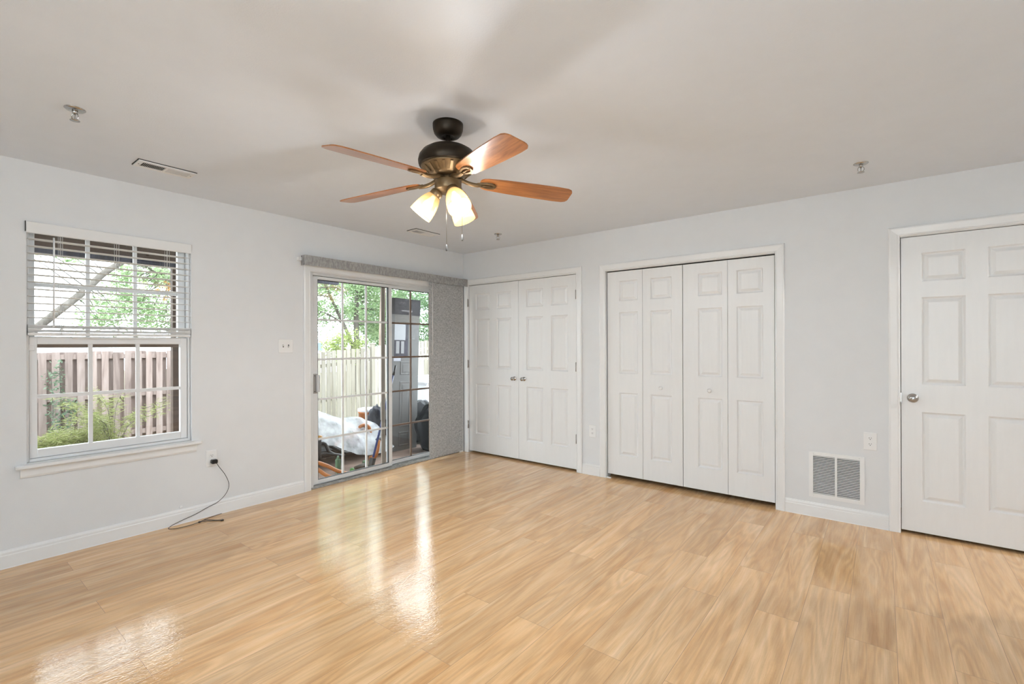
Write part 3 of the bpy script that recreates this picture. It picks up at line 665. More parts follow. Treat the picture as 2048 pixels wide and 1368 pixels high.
# ------------------------------------------------------------------ outlets, switch, adapter
def outlet(name, loc, rotz, label):
    """duplex outlet; local frame: wall plane y=0, room towards -Y"""
    r = empty(name, loc, label, 'outlet', None, None, (0, 0, 0))
    b = MB(); x, z = 0.039, 0.063
    b.v += [(-x,0,-z),(x,0,-z),(x,0,z),(-x,0,z),(-x,-0.004,-z),(x,-0.004,-z),(x,-0.004,z),(-x,-0.004,z),(-x+.004,-0.0065,-z+.004),(x-.004,-0.0065,-z+.004),(x-.004,-0.0065,z-.004),(-x+.004,-0.0065,z-.004)]
    for q in range(4):
        b.face((q,(q+1)%4,4+(q+1)%4,4+q)); b.face((4+q,4+(q+1)%4,8+(q+1)%4,8+q))
    b.face((8,9,10,11))
    b.v = [tuple(Vector(p)+Vector(loc)) for p in b.v]
    b.build('cover_plate', M['plate'], r)
    for s in (1, -1):
        zc = 0.021*s; m = MB()
        prof = [(-0.0155,-0.009),(-0.012,-0.0135),(0.012,-0.0135),(0.0155,-0.009),(0.0155,0.009),(0.012,0.0135),(-0.012,0.0135),(-0.0155,0.009)]
        vs = [(px,-0.006,zc+pz) for px,pz in prof]+[(px,-0.0095,zc+pz) for px,pz in prof]
        m.add([tuple(Vector(p)+Vector(loc)) for p in vs], [(i,(i+1)%8,8+(i+1)%8,8+i) for i in range(8)]+[tuple(range(8,16))])
        rc = m.build('receptacle', M['plate'], r)
        k = MB(); lx, ly, lz = loc
        k.box(lx-0.0075, lx-0.0050, ly-0.0102, ly-0.009, lz+zc+0.000, lz+zc+0.008)
        k.box(lx+0.0050, lx+0.0072, ly-0.0102, ly-0.009, lz+zc+0.001, lz+zc+0.008)
        k.lathe([(0.0026,0.009),(0.0026,0.0103)], (lx, ly, lz+zc-0.0055), (0,-1,0), 10)
        k.build('slots', M['dark'], rc)
    m = MB(); m.lathe([(0.003,0.006),(0.003,0.0075)], loc, (0,-1,0), 10); m.build('screw', M['plate'], r)
    r.rotation_euler = (0, 0, rotz)
    return r
outlet('power_outlet', (1.792, 0.0, 0.442), 0, 'white duplex outlet between the two closets')
outlet('power_outlet', (4.024, 0.0, 0.612), 0, 'white duplex outlet above the return air grille')
outlet('power_outlet', (0.0, -2.806, 0.443), PI/2, 'white duplex outlet under the window with a black plug in it')
sw = empty('light_switch', (0.0, -2.225, 1.310), 'white double toggle switch plate beside the sliding door', 'switch')
b = MB(); b.bbox(0.0, 0.006, -2.290, -2.160, 1.250, 1.370, 0.003); b.build('cover_plate', M['plate'], sw)
for y, d in ((-2.248, 1), (-2.202, -1)):
    b = MB(); b.box(0.0055, 0.0068, y-0.005, y+0.005, 1.298, 1.322); tg = b.build('toggle_slot', M['dark'], sw)
    b = MB(); b.obox((0.011, y, 1.310+0.004*d), (1,0,0.5*d), (0,1,0), (-0.5*d,0,1), 0.008, 0.0038, 0.0045); b.build('toggle', M['plate'], sw)
ad = empty('power_adapter', (0.022, -2.80, 0.425), 'small black plug adapter with a thin dark cord hanging to the floor', 'charger')
b = MB(); b.bbox(0.0105, 0.050, -2.819, -2.777, 0.405, 0.437, 0.006); b.build('adapter_body', M['blackplastic'], ad)
b = MB()
wall_pts = [(0.046,-2.785,0.405),(0.030,-2.765,0.375),(0.021,-2.715,0.295),(0.021,-2.690,0.215),(0.021,-2.712,0.150),(0.022,-2.77,0.100),(0.024,-2.85,0.075),(0.026,-2.92,0.050),(0.030,-3.01,0.030),
            (0.034,-3.075,0.012),(0.060,-3.105,0.004),(0.098,-3.075,0.004),(0.110,-3.00,0.004),(0.095,-2.93,0.004),(0.070,-2.885,0.004),(0.050,-2.84,0.004),(0.034,-2.79,0.004),(0.026,-2.745,0.004)]
b.tube(spline(wall_pts, 6), 0.0022, 6)
b.tube(spline([(0.098,-2.925,0.004),(0.098,-2.905,0.004),(0.110,-2.88,0.004),(0.150,-2.835,0.004),(0.185,-2.80,0.004)], 5), 0.0022, 6)
b.lathe([(0.004,0),(0.006,0.004),(0.006,0.012),(0.004,0.016)], (0.098,-2.93,0.006), (0,1,0), 8)
b.tube(spline([(0.068,-2.886,0.004),(0.10,-2.86,0.0045),(0.15,-2.825,0.004),(0.182,-2.798,0.004)], 5), 0.0020, 6)
b.build('cord', M['blackcable'], ad)
b = MB(); b.bbox(0.176, 0.196, -2.812, -2.792, 0.001, 0.009, 0.002); b.build('connector', M['blackcable'], ad)
tag(MB().lathe([(0.011,0.0),(0.011,0.003),(0.006,0.004)], (0.0,-3.010,0.119), (1,0,0), 14).lathe([(0.003,0.003),(0.003,0.0045)], (0.0,-3.010,0.119), (1,0,0), 8).build('cable_jack', M['plate']), 'tiny round white cable jack just above the baseboard under the window', 'jack')

# ------------------------------------------------------------------ return air grille
gr = empty('return_air_grille', (3.819, 0.0, 0.32), 'square white return air grille with fine louvers low on the wall', 'vent')
x0, x1, z0, z1 = 3.648, 3.990, 0.148, 0.492
b = MB(); fw, ft, fbm = 0.027, 0.026, 0.030
for (a, c, d, e) in ((x0,x0+fw,z0,z1),(x1-fw,x1,z0,z1),(x0+fw,x1-fw,z1-ft,z1),(x0+fw,x1-fw,z0,z0+fbm),(3.813,3.826,z0+fbm,z1-ft)):
    b.box(a, c, -0.008, 0.0, d, e)
for (a, c) in ((x0+0.03,z1-0.012),(x1-0.03,z1-0.012),(x0+0.03,z0+0.013),(x1-0.03,z0+0.013)): b.lathe([(0.004,0.008),(0.003,0.010),(0,0.0105)], (a,0,c), (0,-1,0), 8)
b.build('frame', M['plate'], gr)
MB().box(x0+fw, x1-fw, -0.0012, -0.0004, z0+fbm, z1-ft).build('dark_backing', M['cavity'], gr)
for (a, c) in ((x0+fw, 3.813), (3.826, x1-fw)):
    m = MB(); n = 24
    for i in range(n):
        z = z0+fbm+(z1-ft-z0-fbm)*(i+0.5)/n
        m.obox(((a+c)/2, -0.0045, z), (1,0,0), (0,0.80,0.60), (0,-0.60,0.80), (c-a)/2, 0.0038, 0.0006)
    m.build('louver_panel', M['plate'], gr)

# ------------------------------------------------------------------ ceiling registers
def register(loc, label):
    """ceiling register, long side along Y; left half dark, right half light louvers"""
    r = empty('ceiling_register', loc, label, 'vent', 'white ceiling registers')
    lx, ly, lz = loc; hw, hl = 0.067, 0.152
    b = MB()
    for (a, c, d, e) in ((-hw,hw,-hl,-hl+0.026),(-hw,hw,hl-0.026,hl),(-hw,-0.042,-hl+0.026,hl-0.026),(0.042,hw,-hl+0.026,hl-0.026),(-0.042,0.042,-0.006,0.006)):
        b.box(lx+a, lx+c, ly+d, ly+e, lz-0.010, lz-0.004)
    b.build('frame', M['plate'], r)
    MB().box(lx-hw-0.002, lx+hw+0.004, ly-hl-0.004, ly+hl+0.002, lz-0.004, lz).build('shadow_gap', M['cavity'], r)  # dark plate put in for the shadow line around the frame
    MB().box(lx-0.042, lx+0.042, ly-hl+0.026, ly+hl-0.026, lz-0.0052, lz-0.0042).build('dark_backing', M['cavity'], r)
    for s in (-1, 1):
        m = MB(); n = 14
        for i in range(n):
            y = ly + s*(0.006+(hl-0.032)*(i+0.5)/n)
            t = -0.55*s
            m.obox((lx, y, lz-0.0068), (1,0,0), (0,math.cos(t),math.sin(t)*1.6), (0,-math.sin(t),math.cos(t)), 0.042, 0.0036, 0.0005)
        m.build('louver_panel', M['plate'], r)
    for s in (-1, 1): MB().lathe([(0.004,0.010),(0.003,0.012),(0,0.0125)], (lx, ly+s*(hl-0.014), lz), (0,0,-1), 8).build('screw', M['nickel'], r)
    return r
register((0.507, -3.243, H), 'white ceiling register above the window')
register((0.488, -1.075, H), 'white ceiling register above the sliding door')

# ------------------------------------------------------------------ sprinklers
def sprinkler(loc, label, rot):
    r = empty('fire_sprinkler', loc, label, 'sprinkler', 'chrome ceiling sprinklers')
    lx, ly, lz = loc
    MB().lathe([(0.040,0.0),(0.040,0.002),(0.034,0.007),(0.020,0.010),(0.012,0.010)], loc, (0,0,-1), 28).build('escutcheon', M['chrome'], r)
    b = MB(); b.lathe([(0.011,0.008),(0.011,0.018),(0.009,0.020),(0.009,0.024)], loc, (0,0,-1), 14)
    for s in (-1, 1):
        ang = rot; dx, dy = math.cos(ang)*s, math.sin(ang)*s
        b.tube(spline([(lx+dx*0.008,ly+dy*0.008,lz-0.020),(lx+dx*0.016,ly+dy*0.016,lz-0.032),(lx+dx*0.014,ly+dy*0.014,lz-0.046),(lx,ly,lz-0.054)], 4), 0.0026, 6)
    b.lathe([(0.0035,0.022),(0.0028,0.036),(0.0035,0.050),(0.006,0.054)], loc, (0,0,-1), 8)
    b.build('sprinkler_head', M['chrome'], r)
    b = MB(); b.lathe([(0.006,0.053),(0.019,0.055),(0.019,0.0565),(0.004,0.057)], loc, (0,0,-1), 16); b.build('deflector', M['chrome'], r)
    return r
sprinkler((1.073, -3.764, H), 'chrome fire sprinkler on the ceiling nearest the window', 0.6)
sprinkler((1.022, -0.556, H), 'chrome fire sprinkler on the ceiling near the far corner', 0.9)
sprinkler((3.991, -0.579, H), 'chrome fire sprinkler on the ceiling in front of the room door', 0.2)

# ------------------------------------------------------------------ ceiling fan
FX, FY = 2.348, -2.553
fan = empty('ceiling_fan', (FX, FY, H), 'bronze ceiling fan with five walnut blades and lit amber glass shades', 'ceiling fan')
c0 = (FX, FY, 0)
MB().lathe([(0.077,2.4395),(0.077,2.428),(0.0755,2.410),(0.070,2.392),(0.058,2.378),(0.040,2.372),(0.030,2.373),(0.026,2.378)], c0, (0,0,1), 40).build('canopy', M['oilbronze'], fan)
MB().lathe([(0.0125,2.315),(0.0125,2.40)], c0, (0,0,1), 16).build('downrod', M['oilbronze'], fan)
MB().lathe([(0.013,2.332),(0.024,2.330),(0.030,2.322),(0.070,2.320),(0.105,2.310),(0.130,2.294),(0.146,2.272),(0.151,2.250),(0.150,2.236),(0.146,2.230),(0.147,2.226),(0.143,2.221),(0.138,2.2205)], c0, (0,0,1), 56).build('motor_housing', M['oilbronze'], fan)
mv = MB(); seg = 72
# vented cone with ribs
prof = [(0.138,2.2205),(0.134,2.214),(0.092,2.180),(0.088,2.174),(0.050,2.172)]
mv.lathe(prof, c0, (0,0,1), 56)
for i in range(20):
    a = 2*PI*i/20
    p0 = Vector((FX+math.cos(a)*0.130, FY+math.sin(a)*0.130, 2.209)); p1 = Vector((FX+math.cos(a)*0.097, FY+math.sin(a)*0.097, 2.182))
    mid = (p0+p1)/2; ax = (p1-p0); t = Vector((-math.sin(a), math.cos(a), 0))
    mv.obox(mid, ax, t, ax.cross(t), ax.length/2, 0.0065, 0.004)
mv.build('vent_ring', M['agedbronze'], fan)
MB().lathe([(0.036,2.174),(0.036,2.150),(0.030,2.149)], c0, (0,0,1), 32).build('flywheel_hub', M['agedbronze'], fan)
MB().lathe([(0.050,2.152),(0.066,2.150),(0.068,2.146),(0.068,2.106),(0.064,2.100),(0.056,2.098),(0.050,2.090),(0.030,2.086),(0.010,2.086),(0.008,2.076),(0.0,2.074)], c0, (0,0,1), 40).build('switch_housing', M['agedbronze'], fan)
# blades
def blade_parts(ang):
    ca, sa = math.cos(ang), math.sin(ang)
    def w(r, t, z):  # local radial, tangential, height
        return (FX+ca*r-sa*t, FY+sa*r+ca*t, z)
    pitch = math.radians(12)
    def pt(r, t, dz):
        zz = 2.150 - 0.030*(r-0.17)/0.49
        return w(r, t*math.cos(pitch), zz - t*math.sin(pitch) + dz)
    # outline: rounded rectangle widening outward
    rs = [0.165,0.170,0.182,0.205,0.30,0.45,0.58,0.632,0.650,0.657,0.660]
    hw = [0.022,0.034,0.045,0.052,0.060,0.066,0.068,0.065,0.056,0.045,0.034]
    m = MB(); th = 0.0055
    for dz, fl in ((-th/2, True), (th/2, False)):
        pass
    n = len(rs); vs = []
    for r, hh in zip(rs, hw):
        vs += [pt(r,-hh,-th/2), pt(r,hh,-th/2), pt(r,hh,th/2), pt(r,-hh,th/2)]
    fs = [(i*4+q, (i+1)*4+q, (i+1)*4+(q+1) % 4, i*4+(q+1) % 4) for i in range(n-1) for q in range(4)]
    m.add(vs, fs); m.face((0,1,2,3)); m.face(((n-1)*4+3,(n-1)*4+2,(n-1)*4+1,(n-1)*4))
    return m, pt, w
for k in range(5):
    ang = math.radians(-20 + 72*k)
    m, pt, w = blade_parts(0.0)
    bl = m.build('blade', M['blade'], fan)
    # blade iron: curved arm ending in a two-pronged leaf under the blade
    q = MB()
    arm = spline([w(0.030,0,2.160), w(0.070,0,2.158), w(0.105,0,2.146), w(0.140,0,2.140), pt(0.175,0,-0.008)], 5)
    q.tube(arm, [0.013]*6+[0.011]*(len(arm)-6), 8)
    leaf_o = [(0.150,0.010),(0.175,0.020),(0.200,0.026),(0.225,0.026),(0.242,0.018),(0.250,0.0)]
    up_ = [pt(r, t, -0.004) for r, t in leaf_o]+[pt(r, -t, -0.004) for r, t in leaf_o[::-1][1:]]
    dn = [pt(r, t, -0.011) for r, t in leaf_o]+[pt(r, -t, -0.011) for r, t in leaf_o[::-1][1:]]
    nn = len(up_); inner_r = [(0.165,0.003),(0.180,0.011),(0.200,0.016),(0.220,0.016),(0.232,0.010),(0.236,0.0)]
    iu = [pt(r, t, -0.004) for r, t in inner_r]+[pt(r, -t, -0.004) for r, t in inner_r[::-1][1:]]
    idn = [pt(r, t, -0.011) for r, t in inner_r]+[pt(r, -t, -0.011) for r, t in inner_r[::-1][1:]]
    o = len(q.v); q.v += up_+dn+iu+idn
    for i in range(nn-1):
        q.face((o+i, o+i+1, o+nn+i+1, o+nn+i)); q.face((o+nn+i, o+nn+i+1, o+3*nn+i+1, o+3*nn+i)); q.face((o+2*nn+i, o+3*nn+i, o+3*nn+i+1, o+2*nn+i+1))
    q.tube([pt(0.150,0,-0.008), pt(0.175,0,-0.009), pt(0.240,0,-0.008)], [0.010,0.007,0.004], 6)
    for r in (0.195, 0.240):
        q.lathe([(0.005,0),(0.004,0.003),(0,0.0035)], pt(r,0,-0.010), (0,0,-1), 8)
    q.build('blade_iron', M['agedbronze'], bl)
    bl.rotation_euler = (0, 0, ang)
# light shades
for ang_deg in (218, 338, 98):
    a = math.radians(ang_deg); d = Vector((math.cos(a), math.sin(a), 0))
    neck = Vector((FX, FY, 2.096)) + d*0.052
    axis = (d*0.62 + Vector((0,0,-0.785))).normalized()
    s0 = MB(); s0.tube([Vector((FX,FY,2.108))+d*0.045, neck-axis*0.004], 0.014, 12)
    s0.lathe([(0.014,-0.006),(0.026,-0.002),(0.031,0.006),(0.0315,0.030),(0.029,0.032)], neck, axis, 24)
    so = s0.build('shade_holder', M['agedbronze'], fan)
    g = MB()
    pr = [(0.027,0.020),(0.030,0.026),(0.0365,0.036),(0.045,0.055),(0.052,0.080),(0.0565,0.105),(0.059,0.130),(0.060,0.150)]
    g.lathe(pr, neck, axis, 36, cap=False)
    inner = [(r-0.003, h) for r, h in pr]
    g.lathe(inner[::-1], neck, axis, 36, cap=False)
    o1 = (len(pr)-1)*36
    base2 = len(pr)*36
    for i in range(36):
        g.face((o1+i, o1+(i+1) % 36, base2+(i+1) % 36, base2+i))
    sh = g.build('light_shade', M['shade'], fan)
    bb = MB(); bb.lathe([(0.010,0.030),(0.012,0.045),(0.018,0.060),(0.024,0.078),(0.0245,0.090),(0.020,0.103),(0.010,0.111),(0.0,0.113)], neck, axis, 20); bb.build('bulb', M['bulb'], sh)
    ld = bpy.data.lights.new('fan_bulb_light', 'POINT'); ld.energy = BULB_W; ld.color = (0.90, 0.95, 1.0); ld.shadow_soft_size = 0.028
    lo_ = bpy.data.objects.new('fan_bulb_light', ld); COL.objects.link(lo_); lo_.location = neck + axis*0.133
# pull chains
for (dx, dy, zb, zt, ln) in ((0.028, -0.040, 1.815, 2.09, 0.030), (0.088, 0.010, 1.866, 2.10, 0.030)):
    m = MB(); m.tube([(FX+dx,FY+dy,zt),(FX+dx,FY+dy,zb)], 0.0012, 6)
    n = int((zt-zb)/0.006)
    pc = m.build('pull_chain', M['nickel'], fan)
    MB().lathe([(0.002,0.0),(0.0042,-0.004),(0.0042,-ln),(0.003,-ln-0.002)], (FX+dx,FY+dy,zb), (0,0,1), 10).build('chain_fob', M['fob'], pc)

# rear window added behind the camera to go with the fill light
rw = empty('added_window', (4.15, YF-0.07, 0.6), 'added window in the wall behind the camera', 'window', kind='structure')
b = MB(); frame_yz(b, 3.302, 4.998, 0.602, 2.298, YF-0.11, YF-0.05, 0.05, 0.05, 0.05, 0.05)
b.v = [(p[1], p[0], p[2]) for p in b.v]; b.f = [q[::-1] for q in b.f]; b.build('window_frame', M['vinyl'], rw)
MB().box(3.35, 4.95, YF-0.082, YF-0.078, 0.65, 2.25).build('glass_pane', M['glass'], rw)

#@@OUTSIDE@@
# ================================================================== OUTSIDE
tag(MB().box(-40, -3.2, -30, 40, -0.75, -0.45).build('ground', M['soil']), 'bare yard soil beyond the patio', 'ground', kind='structure')
tag(MB().box(-3.2, -0.151, -7, 6, -0.45, -0.15).build('patio', M['patio']), 'reddish patio slab outside the sliding door', 'patio', kind='structure')
# deck overhead
dk = empty('upper_deck', (-3.0, -2.14, -0.15), 'brown stained wooden deck on a post above the patio', 'deck')
MB().bbox(-3.06, -2.96, -6.2, 0.14, 2.315, 2.50, 0.004).build('beam', M['bluewood'], dk)
MB().bbox(-2.955, -2.915, -6.2, 0.14, 2.36, 2.50, 0.004).build('beam', M['deckwood'], dk)
for i in range(15):
    y = 0.10 - 0.41*i
    MB().box(-3.3, -0.16, y-0.02, y+0.02, 2.501, 2.66).build('joist', M['deckwood'], dk)
b = MB()
for i in range(23): b.box(-3.35+0.14*i, -3.35+0.14*i+0.133, -6.3, 0.16, 2.661, 2.69)
b.build('deck_boards', M['deckwood'], dk)
for y in (-2.14, -5.6): MB().bbox(-3.055, -2.965, y-0.045, y+0.045, -0.15, 2.315, 0.004).build('post', M['deckwood'], dk)

# fences
def fence(name, X, y0, y1, pitch, bw_, top, bot, m, label, rails, posts, post_h, gap_back=True):
    r = empty(name, (X, (y0+y1)/2, -0.45), label, 'fence')
    rnd = random.Random(5); p = MB(); y = y0; i = 0
    while y < y1:
        t = top(y) + rnd.uniform(-0.012, 0.012); w = bw_*rnd.uniform(0.93, 1.05); tl = rnd.uniform(-0.006, 0.006)
        for (ya, xa) in (((y), 0.022),) + (((y+pitch/2), -0.040),) if gap_back else ((y, 0.022),):
            vs = [(X+xa, ya-w/2, bot), (X+xa, ya+w/2, bot), (X+xa, ya+w/2+tl, t), (X+xa, ya-w/2+tl, t),
                  (X+xa+0.018, ya-w/2, bot), (X+xa+0.018, ya+w/2, bot), (X+xa+0.018, ya+w/2+tl, t), (X+xa+0.018, ya-w/2+tl, t)]
            p.add(vs, [(0,3,2,1),(4,5,6,7),(0,1,5,4),(1,2,6,5),(2,3,7,6),(3,0,4,7)])
        y += pitch; i += 1
    p.build('board_panel', m, r)
    for z in rails:
        q = MB(); dz0, dz1 = top(y0)-top(0.5*(y0+y1)), top(y1)-top(0.5*(y0+y1))
        vs = [(X-0.022,y0,z+dz0-0.04),(X+0.022,y0,z+dz0-0.04),(X+0.022,y0,z+dz0+0.04),(X-0.022,y0,z+dz0+0.04),(X-0.022,y1,z+dz1-0.04),(X+0.022,y1,z+dz1-0.04),(X+0.022,y1,z+dz1+0.04),(X-0.022,y1,z+dz1+0.04)]
        q.add(vs, [(0,3,2,1),(4,5,6,7),(0,1,5,4),(1,2,6,5),(2,3,7,6),(3,0,4,7)]); q.build('rail', m, r)
    for y in posts:
        q = MB(); t = top(y)+post_h; q.bbox(X-0.005, X+0.085, y-0.045, y+0.045, -0.45, t, 0.004); q.bbox(X-0.015, X+0.095, y-0.055, y+0.055, t, t+0.03, 0.012)
        q.build('post', m, r)
    return r
fence('wooden_fence', -6.5, -5.4, 0.3, 0.155, 0.092, lambda y: 1.225, -0.33, M['fencebrown'], 'shaded weathered brown board fence seen through the window', (1.14, 0.46, -0.22), (), 0.0)
fence('wooden_fence', -5.5, 0.35, 6.2, 0.122, 0.100, lambda y: 1.16+0.092*(y-1.2), -0.44, M['fencepale'], 'sunlit pale board fence seen through the sliding door', (1.05, 0.30, -0.30), (2.57,), 0.05, False)

# foliage ---------------------------------------------------------------
def leaf_cloud(m, clusters, per, spread, size, rnd, flat=0.0):
    for c in clusters:
        for _ in range(per):
            p = Vector(c) + Vector((rnd.gauss(0, spread), rnd.gauss(0, spread), rnd.gauss(0, spread*0.7)))
            d = Vector((rnd.gauss(0,1), rnd.gauss(0,1), rnd.gauss(0,0.5))).normalized()
            n = Vector((rnd.gauss(0,1), rnd.gauss(0,1), rnd.gauss(0,1)+flat)); t = d.cross(n).normalized()
            s = size*rnd.uniform(0.6, 1.3)
            m.add([p-d*s, p+t*s*0.45-d*s*0.1, p+d*s, p-t*s*0.45-d*s*0.1], [(0,1,2,3)])
def blob(c, r, n, rnd, shell=0.35):
    out = []
    for _ in range(n):
        while True:
            v = Vector((rnd.uniform(-1,1), rnd.uniform(-1,1), rnd.uniform(-1,1)))
            if shell < v.length < 1: break
        out.append((c[0]+v.x*r[0], c[1]+v.y*r[1], c[2]+v.z*r[2]))
    return out
def tree(name, loc, label, cat, trunks, bark, crowns, leafmat, per, spread, size, seed=1, extra=None):
    r = empty(name, loc, label, cat); rnd = random.Random(seed)
    m = MB()
    for pts, r0, r1 in trunks:
        sp = spline(pts, 6); n = len(sp); m.tube(sp, [r0+(r1-r0)*i/(n-1) for i in range(n)], 10)
    cl = []
    for c, rad, n in crowns: cl += blob(c, rad, n, rnd)
    # twigs tying clusters to the trunk
    top = [Vector(p) for t in trunks for p in spline(t[0], 6)]
    for c in cl[::2]:
        cv = Vector(c); b0 = min(top, key=lambda q: (q-cv).length)
        m.tube([b0, (b0+cv)/2+Vector((0,0,0.06)), cv], [0.014, 0.009, 0.004], 5)
    m.build('trunk', bark, r)
    f = MB(); leaf_cloud(f, cl, per, spread, size, rnd); f.build('foliage', leafmat, r)
    if extra:
        f = MB(); leaf_cloud(f, extra[0], extra[1], extra[2], size, rnd); f.build('colored_leaves', extra[3], r)
    return r
tree('leafy_tree', (-11, 5.85, -0.45), 'green leafy tree with forked grey trunks behind the pale fence', 'tree',
     [([(-11,5.88,-0.45),(-11,5.86,1.3),(-11,5.84,2.24),(-11,5.90,3.7),(-11,6.0,5.6)], 0.12, 0.06),
      ([(-11,5.80,0.9),(-11,5.68,1.34),(-11,5.34,2.05),(-11,4.88,2.9),(-11,4.5,3.7)], 0.085, 0.04),
      ([(-11,5.30,2.1),(-11,4.85,2.35),(-11,4.4,2.5)], 0.04, 0.015)], M['bark'],
     [((-11.2,5.2,3.6),(1.2,1.6,1.1),60), ((-11.5,7.2,3.2),(1.2,1.2,1.7),75), ((-11.3,4.4,2.35),(0.6,0.8,0.55),16), ((-11,6.0,5.0),(1.5,2.0,0.8),40), ((-11.3,5.2,6.8),(1.8,2.6,1.7),75)],  # highest crown added out of view to cut the sky's floor reflection
     M['leaf'], 150, 0.20, 0.050, 3)
tree('leafy_tree', (-14, 9.6, -0.45), 'darker green tree filling the view left of the leaning package', 'tree',
     [([(-14,9.6,-0.45),(-14,9.5,2),(-14,9.6,5)], 0.13, 0.06)], M['bark'],
     [((-14,9.2,2.6),(1.0,1.9,1.5),80), ((-14,8.0,4.6),(1.2,2.2,1.0),40)], M['leafdark'], 150, 0.25, 0.065, 5)
tree('shrub', (-10, 4.9, -0.45), 'low yellow green bush just above the pale fence', 'shrub',
     [([(-10,4.9,-0.45),(-10,4.9,0.6),(-10,5.0,1.4)], 0.03, 0.015)], M['bark'], [((-10,4.8,1.25),(0.5,0.7,0.6),26)], M['leafyellow'], 120, 0.14, 0.045, 8)
tree('slender_tree', (-9, 5.47, -0.45), 'pinkish barked straight tree trunk behind the pale fence', 'tree',
     [([(-9,5.47,-0.45),(-9,5.46,1.33),(-9,5.54,3.5),(-9,5.6,5.5)], 0.105, 0.07)], M['pinkbark'], [((-9,5.6,5.2),(0.9,0.9,0.7),12)], M['leaf'], 80, 0.2, 0.05, 9)
tree('evergreen_tree', (-9, 7.6, -0.45), 'bushy dark tree behind the fence right of the leaning package', 'tree',
     [([(-9,7.6,-0.45),(-9,7.6,2),(-9,7.6,5)], 0.1, 0.05)], M['bark'],
     [((-9,7.5,1.9),(1.0,1.5,1.2),70), ((-9.2,7.4,3.9),(1.0,1.4,1.2),55)], M['leafdark'], 160, 0.18, 0.045, 10)
rp_ = empty('pine_tree', (-6.3, -0.3, -0.45), 'pine with browning needles reaching across the top of the sliding door', 'tree')
m = MB(); m.tube(spline([(-6.3,-0.3,-0.45),(-6.3,-0.3,2),(-6.3,-0.3,5)],4), 0.11, 10)
tips = []
for (ye, ze, yb) in ((2.15,2.62,2.3),(1.9,2.40,2.1),(1.6,2.75,2.6),(2.4,2.9,2.8),(1.35,2.42,2.2),(1.2,2.7,2.5)):
    sp = spline([(-6.3,-0.3,yb),(-6.15,0.5,yb+0.1),(-6.0,ye-0.4,ze+0.05),(-6.0,ye,ze)],5); m.tube(sp, [0.03-0.022*i/(len(sp)-1) for i in range(len(sp))], 6); tips += sp[-6:]
m.build('trunk', M['bark'], rp_)
f = MB(); rnd = random.Random(4)
for t in tips:
    for _ in range(46):
        d = Vector((rnd.gauss(0,1), rnd.gauss(0,1), rnd.gauss(0,0.8))).normalized(); L_ = rnd.uniform(0.07,0.13); p = Vector(t)+Vector((rnd.gauss(0,0.03),rnd.gauss(0,0.05),rnd.gauss(0,0.03)))
        s = d.cross(Vector((0.3,0.2,1))).normalized()*0.005
        f.add([p-s, p+s, p+d*L_], [(0,1,2)])
f.build('needles', M['needle'], rp_)
tree('leaning_tree', (-9, -4.5, -0.45), 'pale grey trunk leaning across the upper window with leaves on its right', 'tree',
     [([(-9,-4.5,-0.45),(-9,-3.6,0.65),(-9,-2.67,1.69),(-9,-2.0,2.43),(-9,-1.64,2.89),(-9,-1.21,3.28),(-9,-0.6,3.9),(-9,0.0,4.6)], 0.085, 0.05),
      ([(-9,-1.2,3.3),(-9.4,-0.7,3.1),(-9.6,-0.3,2.9)], 0.03, 0.01)], M['bark'],
     [((-9.8,-0.55,2.6),(0.7,0.75,1.1),60), ((-9.6,-1.5,2.0),(0.4,0.5,0.35),12), ((-9.4,-2.6,3.35),(0.4,0.7,0.25),10), ((-9.6,-0.2,4.2),(0.7,1.0,0.5),20)], M['leaf'], 110, 0.16, 0.045, 12,
     ([(-9.0,-0.42,2.62),(-9.0,-0.28,2.55),(-9.0,-0.55,2.55),(-9.0,-0.4,2.75)], 60, 0.10, M['leaforange']))
# ivy on the fence
iv = empty('ivy_vine', (-6.33, -2.8, -0.45), 'green ivy climbing the brown fence at the left of the window', 'vine')
rnd = random.Random(21); m = MB(); f = MB()
for (ya, yb, z1) in ((-2.78,-2.74,1.05),(-2.66,-2.60,0.40),(-2.86,-2.84,0.9)):
    sp = spline([(-6.33,ya,-0.45),(-6.33,(ya+yb)/2+0.03,0.2),(-6.33,yb,z1)],8); m.tube(sp, 0.006, 5)
    leaf_cloud(f, [tuple(p) for p in sp], 16, 0.040, 0.028, rnd)
m.build('stem', M['bark'], iv); f.build('leaves', M['ivy'], iv)
# ferny plants by the window
def fern(name, loc, label, n, hgt, reach, seed, lean=(0,0)):
    r = empty(name, loc, label, 'plant'); rnd = random.Random(seed); st = MB(); fr = MB()
    for i in range(n):
        a = rnd.uniform(0, 2*PI); rr = rnd.uniform(0.3, 1)*reach; h_ = hgt*rnd.uniform(0.6, 1.0)
        b0 = Vector(loc); tip = b0+Vector((math.cos(a)*rr*0.6+lean[0], math.sin(a)*rr+lean[1], h_)); mid = b0+Vector((math.cos(a)*rr*0.15, math.sin(a)*rr*0.3, h_*0.75))
        sp = spline([b0, mid, tip], 7); st.tube(sp, [0.005]*3+[0.003]*(len(sp)-3), 5)
        for k, p in enumerate(sp[5:]):
            for _ in range(9):
                d = Vector((rnd.gauss(0,0.7), rnd.gauss(0,1), rnd.gauss(0,0.35)-0.1)).normalized(); ln = rnd.uniform(0.05, 0.14)
                q = p + Vector((rnd.gauss(0,0.02), rnd.gauss(0,0.02), rnd.gauss(0,0.02)))
                s = d.cross(Vector((0.9,0.1,0.4))).normalized()*0.0038
                fr.add([q-s*0.4, q+d*ln*0.5+s, q+d*ln, q+d*ln*0.5-s], [(0,1,2,3)])
    st.build('stems', M['bark'], r); fr.build('fronds', M['fern'], r); return r
fern('fern_plant', (-4.6, -3.05, -0.45), 'dense yellow green ferny plant at the lower left of the window', 60, 0.62, 0.34, 2)
